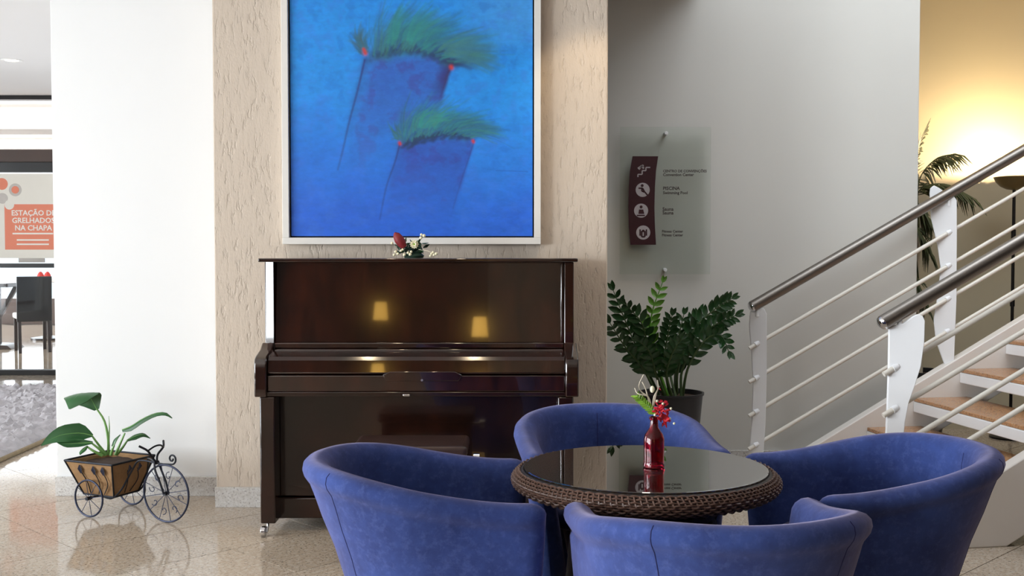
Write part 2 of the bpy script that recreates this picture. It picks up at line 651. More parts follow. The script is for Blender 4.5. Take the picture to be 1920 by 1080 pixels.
# upper walls and roof around the void, with a skylight opening
uw = MB()
uw.box(VX - 0.15, VX, VY - 0.15, YG, ZC + 0.1501, ZH).box(VX - 0.15, XR + 0.2, VY - 0.15, VY, ZC + 0.1501, ZH)
uw.box(x_grey1, XR + 0.2, YG, YG + 0.16, 3.42, ZH)
uw.box(VX - 0.15, 1.45, VY - 0.15, YG + 0.16, ZH, ZH + 0.15).box(4.95, XR + 0.2, VY - 0.15, YG + 0.16, ZH, ZH + 0.15).box(1.45, 4.95, VY - 0.15, 4.1, ZH, ZH + 0.15).box(1.45, 4.95, 5.9, YG + 0.16, ZH, ZH + 0.15)
struct(uw.build('wall_stairwell', M['white_wall'], None, False))
struct(MB().box(x_white0, x_beige0 + 0.05, YW, YW + 0.25, 0, ZC).build('wall_white', M['white_wall'], None, False, 0.004), 'bright white wall pier beside the dining room opening')
struct(MB().box(x_beige0, x_beige1, YB, YB + 0.22, 0, ZC).build('wall_beige', M['plaster'], None, False, 0.006), 'scratched beige plaster wall panel behind the piano')
struct(MB().box(-1.5, x_grey1, YG, YG + 0.16, 0, ZH).build('wall_grey', M['grey_wall'], None, False, 0.004), 'pale grey wall with the glass sign')
struct(MB().box(-2.3, XR, YA, YA + 0.15, 0, ZH).build('wall_alcove', M['alcove_wall'], None, False), 'cream wall lit by the uplighter')
struct(MB().box(-2.45, -2.3, YW + 0.25, YP, 0, ZH).build('wall_corridor', M['white_wall'], None, False))
struct(MB().box(XR, XR + 0.15, YBACK - 1.2, YA + 0.15, 0, ZH).build('wall_right', M['dark_panel'], None, False))  # unseen wall; dark finish added to soak up bounced light
struct(MB().box(XL, -0.36, YBACK + 0.8, YBACK + 0.95, 0, ZC).build('wall_back', M['dark_panel'], None, False))
struct(MB().box(-0.5, XR, YBACK - 0.85, YBACK - 0.7, 0, ZC).build('wall_back_right', M['grey_wall'], None, False))
struct(MB().box(0.75, XR, YBACK + 0.8, YBACK + 0.95, 0, ZC).build('wall_back_panel', M['dark_panel'], None, False))
# window wall on the left with real openings
wl = MB()
wins = [(-4.95, -2.25), (-1.75, 0.95), (1.45, 4.15), (6.8, 10.4)]
ed = [YBACK - 1.2] + [v for w in wins for v in w] + [YP]
for k in range(0, len(ed), 2):
    wl.box(XL - 0.2, XL, ed[k], ed[k + 1], 0, ZC)
for a, b_ in wins:
    sill = 0.35
    wl.box(XL - 0.2, XL, a, b_, 0, sill).box(XL - 0.2, XL, a, b_, 2.65, ZC)
struct(wl.build('wall_left', M['white_wall'], None, False))
for k, (a, b_) in enumerate(wins):
    fr = MB()
    sill = 0.35
    fr.box(XL - 0.14, XL - 0.06, a, b_, sill, sill + 0.06).box(XL - 0.14, XL - 0.06, a, b_, 2.59, 2.65)
    fr.box(XL - 0.14, XL - 0.06, a, a + 0.06, sill, 2.65).box(XL - 0.14, XL - 0.06, b_ - 0.06, b_, sill, 2.65)
    fr.box(XL - 0.13, XL - 0.07, (a + b_) / 2 - 0.025, (a + b_) / 2 + 0.025, sill + 0.06, 2.59)
    w = struct(fr.build('window_%d' % (k + 2), M['trim_white'], None, False))
    MB().box(XL - 0.105, XL - 0.099, a + 0.05, b_ - 0.05, sill + 0.05, 2.60).build('pane', M['pane'], w, False)
# granite skirting
struct(MB().box(x_white0 - 0.004, x_beige0 - 0.001, YW - 0.016, YW, 0, 0.105).build('baseboard_white', M['skirting'], None, False, 0.002))
struct(MB().box(x_beige0 - 0.004, x_beige1 + 0.004, YB - 0.016, YB, 0, 0.105).build('baseboard_beige', M['skirting'], None, False, 0.002))
struct(MB().box(x_beige1 + 0.01, x_grey1, YG - 0.016, YG, 0, 0.105).build('baseboard_grey', M['skirting'], None, False, 0.002))

# glazed partition to the dining room
pw = MB()
pw.box(XL, -2.45, YP, YP + 0.10, 0, 0.055)
pw = pw.build('window_1', M['black_frame'], None, False, 0.004)
struct(pw, 'black framed glazed partition to the dining room')
zz_ = lambda y: at(50, y, YP).z
MB().box(XL, -2.45, YP + 0.005, YP + 0.085, zz_(502), zz_(494)).build('mid_rail', M['black_frame'], pw, False, 0.004)
MB().box(XL, -2.45, YP - 0.01, YP + 0.09, zz_(323), zz_(304)).build('transom', M['black_frame'], pw, False, 0.004)
MB().box(XL, -2.45, YP + 0.01, YP + 0.10, zz_(304), zz_(280)).build('beam', M['brown_beam'], pw, False, 0.004)
MB().box(XL, -2.45, YP - 0.02, YP + 0.12, zz_(187), ZC).build('head', M['black_frame'], pw, False, 0.004)
MB().box(XL, -2.45, YP + 0.04, YP + 0.05, 0.055, zz_(502)).build('pane', M['pane'], pw, False)
MB().box(XL, -2.45, YP + 0.04, YP + 0.05, zz_(494), zz_(323)).build('pane', M['pane'], pw, False)
# dining room shell
struct(MB().box(-12.2, -1.5, 19.8, 20.0, 0, 0.45).box(-12.2, -1.5, 19.8, 20.0, 2.6, 3.1).box(-12.2, -10.2, 19.8, 20.0, 0.45, 2.6).box(-2.8, -1.5, 19.8, 20.0, 0.45, 2.6).build('wall_dining_back', M['white_wall'], None, False))
struct(MB().box(-12.2, -12.0, YP, 20.0, 0, 0.3).box(-12.2, -12.0, YP, 20.0, 2.7, 3.1).box(-12.2, -12.0, YP, 12.6, 0.3, 2.7).box(-12.2, -12.0, 18.4, 20, 0.3, 2.7).build('wall_dining_left', M['white_wall'], None, False))
struct(MB().box(-1.5, -1.35, YP, 20.0, 0, 3.1).build('wall_dining_right', M['white_wall'], None, False))
struct(MB().box(-12.2, XL, YP, YP + 0.1, 0, 3.1).build('wall_dining_front', M['white_wall'], None, False))
dc = MB()
dc.box(-12.2, -1.35, YP + 0.1, 12.72, 2.93, 3.1)
dc.box(-12.2, -1.35, 12.72, 13.95, at(50, 242, 12.72).z, 3.1)
dc.box(-12.2, -1.35, 13.95, 20.0, at(50, 279, 13.95).z, 3.1)
struct(dc.build('ceiling_dining', M['ceiling'], None, False))
struct(MB().box(-12.0, -1.5, 19.76, 19.8, 0, 0.45).build('baseboard_dining', M['brown_beam'], None, False))

# ------------------------------------------------------------------ stair
ANG = R(9)
U = Vector((math.cos(ANG), math.sin(ANG), 0))
WV = Vector((math.sin(ANG), -math.cos(ANG), 0))
far0 = at(1410, 575, 6.5)
near0 = at(1655, 605, 4.95)
SL = 0.544
# stair frame: x along the flight, y away from the viewer; origin on the floor under the far rail's end
ST = Vector((far0.x, far0.y, 0))
width = (near0 - far0).dot(WV)
stair = thing('staircase', 'open white staircase with brown granite treads rising to the right', 'stairs', ST, ANG)
RISE, RUN = 0.168, 0.295
for k in range(13):
    s0 = 0.405 + RUN * k
    zt = 0.122 + RISE * k
    t = MB().box(s0, s0 + 0.33, -width + 0.035, -0.035, zt - 0.085, zt - 0.022).build('step', M['white_metal'], stair, True, 0.006)
    MB().box(s0 + 0.004, s0 + 0.345, -width + 0.035, -0.035, zt - 0.0215, zt).build('tread', M['tread'], t, True, 0.004)

def stringer(name, y0, y1, top_at, ztop, depth):
    # straight raking plate whose foot stands on the floor
    s_top0 = top_at - (ztop - 0.10) / 0.556
    out = [(s_top0, 0.0), (s_top0, 0.10)]
    out += [(4.2, ztop + (4.2 - top_at) * 0.556)]
    out += [(4.2, ztop + (4.2 - top_at) * 0.556 - depth)]
    sb = top_at - (ztop - depth) / 0.556
    out += [(sb, 0.0)]
    return MB().prism(out, y0, y1).build(name, M['stringer'], stair, True, 0.006)
stringer('stringer', -0.035, 0.035, 0.492, 0.251, 0.37)
stringer('stringer', -width - 0.035, -width + 0.035, 0.62, 0.372, 0.358)

def railing(label, o3, post_shapes, offs, length, s_start):
    root = thing('stair_railing', label, 'railing', (o3.x, o3.y, 0), ANG, 'stair railings')
    z0 = o3.z
    # round steel handrail with a capped end
    rr = 0.033
    a, b_ = Vector((0, 0, z0)), Vector((length, 0, z0 + SL * length))
    MB().tube([a, b_], rr, 20).build('handrail', M['steel'], root)
    d = (a - b_).normalized()
    MB().tube([a + d * 0.001, a + d * 0.010, a + d * 0.018], [rr * 1.02, rr * 0.9, rr * 0.5], 20).build('end_cap', M['chrome'], root)
    rods = []
    for q in offs:
        s0 = s_start
        rods.append(MB().tube([(s0, 0, z0 - q + SL * s0), (length, 0, z0 - q + SL * length)], 0.0125, 10).build('rail_rod', M['rod_metal'], root))
    for (s, outline, piece) in post_shapes:
        # the flat blade stands at an angle to the flight, so the rods run through it
        sh_ = Matrix.Identity(4)
        sh_[1][0] = -0.55
        sh_[1][3] = 0.55 * (s + piece)
        p = MB().prism(outline, -0.006, 0.006, T=sh_).build('post', M['white_metal'], root, True, 0.003)
        for q in offs:
            c = s + piece
            MB().tube([(c - 0.012, 0, z0 - q + SL * (c - 0.012)), (c + 0.012, 0, z0 - q + SL * (c + 0.012))], 0.0165, 12).build('rod_collar', M['white_metal'], p, True)
        zh = z0 + SL * s
        MB().tube([(s, 0, zh - 0.075), (s, 0, zh - 0.025)], 0.012, 10).build('saddle', M['white_metal'], p, True)
    return root

def rel(px, py, o3, off_y=0.018):
    """pixel on the railing's own plane -> (s, z)"""
    # solve along the flight
    lo, hi = -1.0, 4.0
    for _ in range(50):
        m_ = (lo + hi) / 2
        P = o3 + U * m_
        q = at(px, py, P.y)
        if q.x > P.x:
            lo = m_
        else:
            hi = m_
    P = o3 + U * lo
    return (lo, at(px, py, P.y).z)

def smooth_outline(pts, o3, base_z):
    r = [rel(px, py, o3) for px, py in pts]
    if base_z is not None:
        r = [(s, z) for s, z in r if z > base_z + 0.03]
    return r

p1o = [rel(*p, far0) for p in [(1409, 586), (1412, 579), (1420, 575), (1430, 578), (1434, 588), (1434, 640), (1434, 700), (1432, 790), (1429, 846)]]
p1o += [(p1o[-1][0] + 0.004, 0.0), (rel(1405, 850, far0)[0], 0.0)]
p1o += [rel(*p, far0) for p in [(1407, 846), (1411, 790), (1413, 715), (1410, 650), (1407, 610)]]
p2o = [rel(*p, far0) for p in [(1752, 362), (1753, 352), (1758, 347), (1765, 352), (1776, 363), (1786, 368), (1790, 376), (1790, 440), (1789, 560), (1785, 684), (1772, 684), (1760, 640), (1757, 600), (1764, 545), (1767, 500), (1763, 460), (1754, 410)]]
n1o = [rel(*p, near0) for p in [(1669, 614), (1674, 611), (1690, 606), (1704, 592), (1711, 588), (1718, 591), (1721, 600), (1720, 640), (1715, 685), (1706, 722), (1697, 755), (1692, 790), (1689, 830)]]
n1o += [(n1o[-1][0], 0.19), (rel(1664, 830, near0)[0], 0.17)]
n1o += [rel(*p, near0) for p in [(1664, 820), (1666, 760), (1668, 690)]]

def shift(out, ds):
    return [(s + ds, z + ds * SL) for s, z in out]
far_offs = [0.235, 0.433, 0.631, 0.826]
s2 = rel(1778, 500, far0)[0]
gap = s2 - rel(1420, 600, far0)[0]
n_cent = rel(1686, 700, near0)[0]
rail_far = railing('far stair railing against the grey wall, steel handrail and four white rods',
                   far0, [(rel(1420, 600, far0)[0], p1o, 0.0), (s2, p2o, 0.0), (s2 + gap, shift(p2o, gap), 0.0)], far_offs, 3.4, -0.014)
near_offs = [0.234, 0.418, 0.597, 0.765]
n2o = shift(n1o, gap)
n2o = [(s, max(z, 0.36 + (s - 0.62) * 0.556)) for s, z in n2o]
rail_near = railing('nearer stair railing behind the right armchair, steel handrail and white rods',
                    near0, [(n_cent, n1o, -0.018), (n_cent + gap, n2o, -0.018)], near_offs, 3.2, 0.008)

# ------------------------------------------------------------------ piano
PX0, PX1, PYF, PYB = -1.185, 0.295, 5.168, 5.345
PCX = (PX0 + PX1) / 2
piano = thing('upright_piano', 'polished dark mahogany upright piano under the blue painting', 'piano', (PCX, 5.45, 0))
def pb(name, x0, x1, y0, y1, z0, z1, mt='piano', bevel=0.004, par=None):
    return MB().box(x0 - PCX, x1 - PCX, y0 - 5.45, y1 - 5.45, z0, z1).build(name, M[mt], par or piano, True, bevel)
ztop = at(780, 485, PYB).z
pb('lid', PX0 - 0.022, PX1 + 0.018, PYB - 0.025, YB - 0.045, ztop - 0.016, ztop + 0.002, 'piano', 0.005)
pb('side_panel', PX0, PX0 + 0.045, PYB + 0.019, YB - 0.05, 0.16, ztop - 0.0165)
pb('side_panel', PX1 - 0.045, PX1, PYB, YB - 0.05, 0.16, ztop - 0.0165)
MB().prism([(PX0 + 0.006 - PCX, PYB + 0.017 - 5.45), (PX0 + 0.046 - PCX, PYB - 0.004 - 5.45), (PX0 + 0.046 - PCX, PYB - 0.0005 - 5.45), (PX0 + 0.006 - PCX, PYB - 0.0005 + 0.0175 - 5.45)], at(780, 655, PYB).z, ztop - 0.0165, 'z').build('corner_post', M['piano'], piano, False)
pb('back_panel', PX0 + 0.0455, PX1 - 0.0455, YB - 0.10, YB - 0.055, 0.16, ztop - 0.0165, 'piano_dark')
zr0, zr1 = at(780, 642, PYB).z, ztop - 0.017
# upper panel leans back a little
tl = math.tan(R(3.5)) * (zr1 - zr0)
up = MB().prism([(PYB + 0.018 - 5.45, zr0), (PYB + 0.018 + tl - 5.45, zr1), (PYB + 0.05 + tl - 5.45, zr1), (PYB + 0.05 - 5.45, zr0)], PX0 + 0.046 - PCX, PX1 - 0.046 - PCX, 'x').build('upper_panel', M['piano'], piano, True)
# mouldings framing the upper panel
pb('moulding', PX0 + 0.046, PX1 - 0.046, PYB + 0.0, PYB + 0.03, zr0 - 0.03, zr0 - 0.001, 'piano', 0.006)
pb('moulding', PX1 - 0.062, PX1 - 0.047, PYB + 0.002, PYB + 0.016, zr0, zr1 - 0.001, 'piano', 0.004)
# fallboard: curved cover over the keys
z_c = at(780, 672, PYF).z
z_k = at(780, 703, PYF).z
z_b = at(780, 740, PYF).z
prof = [(PYB + 0.03, zr0 - 0.031), (PYB - 0.006, zr0 - 0.031), (PYB - 0.012, zr0 - 0.05), (PYB - 0.05, z_c + 0.022), (PYF + 0.06, z_c + 0.012),
        (PYF + 0.035, z_c + 0.004), (PYF + 0.022, z_c - 0.012), (PYF + 0.016, z_k + 0.006), (PYF + 0.024, z_k), (PYB + 0.03, z_k)]
MB().prism([(y - 5.45, z) for y, z in prof], PX0 + 0.048 - PCX, PX1 - 0.048 - PCX, 'x').build('fallboard', M['piano'], piano, True, 0.004, ang=25)
pb('key_slip', PX0 + 0.048, PX1 - 0.048, PYF + 0.014, PYB + 0.02, z_b + 0.012, z_k - 0.004, 'piano', 0.005)
pb('keybed', PX0 + 0.01, PX1 - 0.01, PYF + 0.012, PYB + 0.03, z_b - 0.01, z_b + 0.011, 'piano_dark', 0.004)
for xa, xb in ((PX0 + 0.002, PX0 + 0.047), (PX1 - 0.047, PX1 + 0.0)):
    prof = [(PYF, z_b - 0.012), (PYF, z_c - 0.03), (PYF + 0.008, z_c - 0.006), (PYF + 0.03, z_c + 0.008), (PYB - 0.05, z_c + 0.03), (PYB - 0.001, z_c + 0.06), (PYB - 0.001, z_b - 0.012)]
    MB().prism([(y - 5.45, z) for y, z in prof], xa - 0.012 * (xa < PCX) - PCX, xb + 0.014 * (xa > PCX) - PCX, 'x').build('key_cheek', M['piano'], piano, True, 0.006)
xg0, xg1 = at(725, 700, PYF).x, at(858, 700, PYF).x
cb = MB().prism([(xg0 - PCX - 0.02, z_k - 0.002), (xg0 - PCX + 0.012, z_k + 0.014), (xg1 - PCX - 0.012, z_k + 0.014), (xg1 - PCX + 0.02, z_k - 0.002), (xg1 - PCX + 0.005, z_k - 0.03), (xg0 - PCX - 0.005, z_k - 0.03)], PYF + 0.008 - 5.45, PYF + 0.0235 - 5.45).build('lock_block', M['piano'], piano, True, 0.003)
q = at(791, 713, PYF)
MB().tube([(q.x - PCX, PYF + 0.002 - 5.45, q.z), (q.x - PCX, PYF + 0.012 - 5.45, q.z)], 0.0055, 12).build('key_escutcheon', M['chrome'], cb)
q = at(762, 741, PYF)
MB().box(q.x - PCX - 0.016, q.x - PCX + 0.016, PYF - 0.006 - 5.45, PYF + 0.013 - 5.45, q.z - 0.005, q.z + 0.005).build('latch', M['chrome'], piano, True, 0.002)
pb('lower_panel', PX0 + 0.05, PX1 - 0.05, PYB - 0.045, PYB - 0.02, 0.165, z_b - 0.012, 'piano_dark')
pb('bottom_board', PX0 + 0.02, PX1 - 0.02, PYB - 0.055, YB - 0.06, 0.06, 0.16, 'piano_dark', 0.006)
for sgn in (0, 1):
    xa = PX0 + 0.012 if not sgn else PX1 - 0.082
    lg = MB()
    lg.box(xa - PCX, xa + 0.07 - PCX, PYF + 0.012 - 5.45, PYB - 0.05 - 5.45, 0.062, z_b - 0.0125)
    leg = lg.build('leg', M['piano_dark'], piano, True, 0.006)
    cx_ = (xa + (0.012 if not sgn else 0.058)) - PCX
    cs = MB()
    cs.tube([(cx_ - 0.011, PYF + 0.02 - 5.45, 0.0255), (cx_ + 0.011, PYF + 0.02 - 5.45, 0.0255)], 0.025, 20)
    cst = cs.build('caster', M['chrome'], leg, True, 0.003)
    MB().tube([(cx_ + 0.015, PYF + 0.02 - 5.45, 0.02), (cx_ + 0.017, PYF + 0.04 - 5.45, 0.05), (cx_ + 0.017, PYF + 0.045 - 5.45, 0.064)], 0.006, 8).build('fork', M['chrome'], leg)

# piano bench
bz = at(770, 815, 4.98).z
bx0, bx1 = at(664, 820, 4.8).x, at(878, 820, 4.8).x
bench = thing('piano_bench', 'low brown leather piano bench in front of the piano keyboard', 'bench', ((bx0 + bx1) / 2, 4.83, 0))
bw = (bx1 - bx0) / 2
MB().box(-bw, bw, -0.15, 0.15, bz - 0.05, bz).build('seat', M['bench_leather'], bench, True, 0.018, 4)
MB().box(-bw + 0.02, bw - 0.02, -0.13, 0.13, bz - 0.115, bz - 0.0505).build('apron', M['piano_dark'], bench, True, 0.004)
for sx in (-1, 1):
    for sy in (-1, 1):
        MB().prism([(sx * (bw - 0.06), bz - 0.1155), (sx * (bw - 0.02), bz - 0.1155), (sx * (bw - 0.028), 0.0), (sx * (bw - 0.052), 0.0)], sy * 0.125, sy * 0.09).build('leg', M['piano_dark'], bench, True, 0.003)
MB().tube([(bw - 0.021, 0, bz - 0.075), (bw + 0.02, 0, bz - 0.075), (bw + 0.022, 0, bz - 0.075), (bw + 0.048, 0, bz - 0.075)], [0.007, 0.007, 0.02, 0.02], 14).build('height_knob', M['chrome'], bench)

# ------------------------------------------------------------------ painting
YPF = YB - 0.045
fx0, fx1 = at(529, 300, YPF).x, at(1014, 300, YPF).x
fz0, fz1 = at(770, 458, YPF).z, 2.78
pcx = (fx0 + fx1) / 2
paint = thing('framed_painting', 'large blue painting of windblown trees in a thin white frame above the piano', 'painting', (pcx, YB - 0.002, fz0))
fw_, fh_ = (fx1 - fx0) / 2, fz1 - fz0
fr = MB()
t_ = 0.034
fr.box(-fw_, fw_, -0.05, 0, 0, t_).box(-fw_, fw_, -0.05, 0, fh_ - t_, fh_).box(-fw_, -fw_ + t_, -0.05, 0, t_, fh_ - t_).box(fw_ - t_, fw_, -0.05, 0, t_, fh_ - t_)
fr.build('frame', M['frame'], paint, False, 0.002)
MB().box(-fw_ + t_, fw_ - t_, -0.012, -0.004, t_, fh_ - t_).build('backing', M['shadow_gap'], paint, False)
gx = 0.008
cx0, cx1 = -fw_ + t_ + gx, fw_ - t_ - gx
cz0, cz1 = t_ + gx, fh_ - t_ - gx
NW = 430
NH = int(NW * (cz1 - cz0) / (cx1 - cx0))
# brushwork raster: picture coordinates (x 541..1000, y up to 445 at the lower edge)
sc_ = NW / 459.0
HY = NH / sc_
yy, xx = np.mgrid[0:NH, 0:NW]
X = 541 + xx / sc_
Y = 445 - HY + yy / sc_
def L3(c):
    return np.array(lin(c))
def smooth(a, lo, hi):
    t = np.clip((a - lo) / (hi - lo), 0, 1)
    return t * t * (3 - 2 * t)
def fbm(seed, cell):
    r = np.random.default_rng(seed)
    out = np.zeros((NH, NW))
    amp = 1.0
    tot = 0
    for o_ in range(4):
        gh, gw = int(NH / cell) + 3, int(NW / cell) + 3
        gr = r.random((gh, gw))
        fy, fx = np.arange(NH) / cell, np.arange(NW) / cell
        iy, ix = fy.astype(int), fx.astype(int)
        ty, tx = (fy - iy)[:, None], (fx - ix)[None, :]
        ty, tx = ty * ty * (3 - 2 * ty), tx * tx * (3 - 2 * tx)
        a, b_ = gr[np.ix_(iy, ix)], gr[np.ix_(iy, ix + 1)]
        c, d = gr[np.ix_(iy + 1, ix)], gr[np.ix_(iy + 1, ix + 1)]
        out += amp * ((a * (1 - tx) + b_ * tx) * (1 - ty) + (c * (1 - tx) + d * tx) * ty)
        tot += amp
        amp *= 0.55
        cell = max(1.5, cell / 2)
    return out / tot
n_a, n_b = fbm(1, 60), fbm(2, 18)
C = np.zeros((NH, NW, 3))
k = smooth(Y + 90 * (n_a - 0.5) - 0.10 * (X - 770), 130, 440)[..., None]
C[:] = L3((32, 148, 238)) * (1 - k) + L3((36, 102, 218)) * k
def lay(mask, col):
    global C
    C = C * (1 - mask[..., None]) + L3(col) * mask[..., None]
lay(0.35 * smooth(-Y + 0.25 * X + 70 * (n_a - 0.5), 110, 210) * smooth(X, 820, 960), (96, 166, 226))
lay(0.30 * smooth(n_b, 0.5, 0.75), (60, 120, 224))
lay(0.30 * smooth(1 - n_b, 0.55, 0.75), (22, 104, 206))
# trunk one
lx = 682 - (Y - 110) * 0.245
rx = 845 - (Y - 120) * 0.30
m1 = smooth(X, lx - 4, lx + 26) * (1 - smooth(X, rx - 3, rx + 8)) * smooth(Y, 85, 118) * (1 - smooth(Y + 120 * (n_a - 0.5), 140, 350))
lay(0.72 * m1, (48, 80, 180))
lay(0.5 * m1 * smooth(n_b, 0.45, 0.7), (62, 70, 160))
lay(0.85 * smooth(X, rx - 30, rx - 4) * m1 * (1 - smooth(Y, 150, 200)), (44, 42, 112))
# trunk two
lx2 = 748 - (Y - 265) * 0.26
rx2 = 890 - (Y - 258) * 0.30
m2 = smooth(X, lx2 - 3, lx2 + 14) * (1 - smooth(X, rx2 - 3, rx2 + 6)) * smooth(Y, 246, 268) * (1 - smooth(Y + 90 * (n_a - 0.5), 280, 430))
lay(0.7 * m2, (44, 74, 178))
lay(0.4 * m2 * smooth(n_b, 0.45, 0.7), (58, 62, 158))
def stroke(pts, w, col, alpha, fade=True):
    global C
    P = np.array([(p[0], p[1]) for p in curve_pts([(a, b_, 0) for a, b_ in pts], 14)])
    L = len(P)
    x0, x1 = P[:, 0].min() - 3 * w, P[:, 0].max() + 3 * w
    y0, y1 = P[:, 1].min() - 3 * w, P[:, 1].max() + 3 * w
    i0, i1 = int(max(0, (x0 - 541) * sc_)), int(min(NW, (x1 - 541) * sc_ + 1))
    yo = 445 - HY
    j0, j1 = int(max(0, (y0 - yo) * sc_)), int(min(NH, (y1 - yo) * sc_ + 1))
    if i1 <= i0 or j1 <= j0:
        return
    sx, sy = X[j0:j1, i0:i1], Y[j0:j1, i0:i1]
    mk = np.zeros_like(sx)
    for i in range(L - 1):
        a, b_ = P[i], P[i + 1]
        d = b_ - a
        t = np.clip(((sx - a[0]) * d[0] + (sy - a[1]) * d[1]) / (d @ d + 1e-9), 0, 1)
        ds = np.hypot(sx - a[0] - t * d[0], sy - a[1] - t * d[1])
        pr = (i + t) / (L - 1)
        al = alpha * ((1 - pr * 0.6) if fade else 1)
        mk = np.maximum(mk, al * np.exp(-(ds / w) ** 2))
    C[j0:j1, i0:i1] = C[j0:j1, i0:i1] * (1 - mk[..., None]) + L3(col) * mk[..., None]
sr = random.Random(3)
greens = [(38, 112, 84), (30, 96, 92), (44, 128, 104), (52, 116, 72), (26, 78, 86), (58, 138, 110)]
def crown(base0, base1, sag, ang0, ang1, len0, len1, count, wlo, whi, cols, alo, ahi, bend=14):
    for _ in range(count):
        t = sr.random()
        bx = base0[0] + (base1[0] - base0[0]) * t + sr.uniform(-8, 8)
        by = base0[1] + (base1[1] - base0[1]) * t - sag * math.sin(PI * t) + sr.uniform(-8, 8)
        an = math.radians(ang0 + (ang1 - ang0) * t + sr.uniform(-20, 20))
        ln = (len0 + (len1 - len0) * t) * sr.uniform(0.55, 1.15)
        dx, dy = math.cos(an), -math.sin(an)
        stroke([(bx, by), (bx + dx * ln * 0.5 + dy * bend * 0.25, by + dy * ln * 0.5 - bend * 0.25), (bx + dx * ln + 4, by + dy * ln + bend * 0.35)], sr.uniform(wlo, whi), sr.choice(cols), sr.uniform(alo, ahi))
soft = [(36, 104, 128), (40, 116, 112), (36, 92, 146), (52, 128, 120)]
teal = [(46, 132, 142), (36, 112, 146), (58, 138, 132), (44, 106, 160), (62, 126, 122), (30, 86, 132)]
darkc = [(24, 64, 88), (30, 72, 84), (32, 56, 116), (36, 60, 100)]
# crown one
crown((694, 104), (852, 112), 18, 80, 4, 84, 84, 80, 7, 12, soft, 0.14, 0.26)
crown((690, 112), (850, 122), 22, 60, 6, 40, 46, 90, 2.5, 5, darkc, 0.30, 0.55, 8)
crown((694, 104), (850, 112), 20, 86, -2, 92, 98, 150, 1.0, 2.6, teal, 0.28, 0.6)
crown((720, 84), (800, 90), 16, 78, 30, 66, 74, 60, 1.6, 3.6, [(44, 142, 136), (50, 148, 140), (40, 126, 142)], 0.35, 0.6)
crown((826, 84), (880, 116), 0, 16, -14, 76, 60, 70, 2.0, 4.5, [(60, 128, 132), (50, 116, 150), (70, 134, 124)], 0.3, 0.5, 6)
crown((684, 96), (676, 88), 0, 150, 70, 34, 42, 46, 1.2, 3.0, [(64, 104, 130), (44, 92, 116), (76, 112, 104), (40, 110, 140)], 0.4, 0.65, 6)
# crown two
crown((748, 262), (884, 250), 10, 86, 4, 58, 56, 80, 5, 9, soft, 0.16, 0.30)
crown((752, 276), (880, 258), 10, 46, 6, 36, 34, 80, 2.0, 4, darkc, 0.35, 0.6, 6)
crown((750, 264), (884, 252), 12, 76, 0, 82, 66, 200, 0.9, 2.0, teal, 0.32, 0.65)
crown((770, 240), (820, 236), 6, 62, 30, 46, 50, 40, 1.0, 2.2, [(44, 142, 136), (50, 148, 140), (60, 138, 128)], 0.45, 0.7)
crown((748, 258), (744, 252), 0, 170, 100, 24, 30, 22, 1.0, 2.2, [(44, 104, 126), (40, 110, 140), (60, 120, 110)], 0.45, 0.7, 4)
stroke([(682, 112), (668, 170), (652, 228), (640, 280), (630, 318)], 2.2, (34, 48, 116), 0.9)
stroke([(684, 112), (672, 160), (660, 210), (650, 250)], 9, (40, 60, 140), 0.45)
stroke([(750, 268), (740, 305), (728, 350)], 7, (40, 60, 140), 0.4)
stroke([(748, 268), (738, 305), (722, 350), (709, 412)], 1.8, (34, 48, 120), 0.8)
stroke([(889, 262), (877, 300), (862, 345), (848, 392)], 1.4, (40, 60, 140), 0.6)
stroke([(846, 122), (838, 140), (832, 160), (826, 180)], 3.0, (48, 40, 92), 0.9)
for a, b_, w in ((682, 98, 4), (680, 92, 3), (845, 125, 4), (747, 268, 3), (886, 264, 3)):
    stroke([(a, b_), (a + 1, b_ + 2)], w, (206, 62, 60), 0.95, False)
stroke([(930, 320), (990, 322)], 1.0, (30, 80, 180), 0.5, False)
me = bpy.data.meshes.new('canvas')
gxs = np.linspace(cx0, cx1, NW)
gzs = np.linspace(cz1, cz0, NH)
V = np.zeros((NH, NW, 3))
V[..., 0] = gxs[None, :]
V[..., 1] = -0.03
V[..., 2] = gzs[:, None]
idx = np.arange(NH * NW).reshape(NH, NW)
FQ = np.stack([idx[:-1, :-1], idx[1:, :-1], idx[1:, 1:], idx[:-1, 1:]], -1).reshape(-1, 4)
me.vertices.add(NH * NW)
me.vertices.foreach_set('co', V.ravel())
me.loops.add(FQ.size)
me.loops.foreach_set('vertex_index', FQ.ravel())
me.polygons.add(len(FQ))
me.polygons.foreach_set('loop_start', np.arange(0, FQ.size, 4))
me.update(calc_edges=True)
ca = me.color_attributes.new('pigment', 'FLOAT_COLOR', 'POINT')
ca.data.foreach_set('color', np.concatenate([C, np.ones((NH, NW, 1))], -1).ravel())
me.materials.append(M['canvas'])
cv = bpy.data.objects.new('canvas', me)
COL.objects.link(cv)
cv.parent = paint
MB().box(cx0, cx1, -0.0295, -0.012, cz0, cz1).build('stretcher', M['shadow_gap'], paint, False)

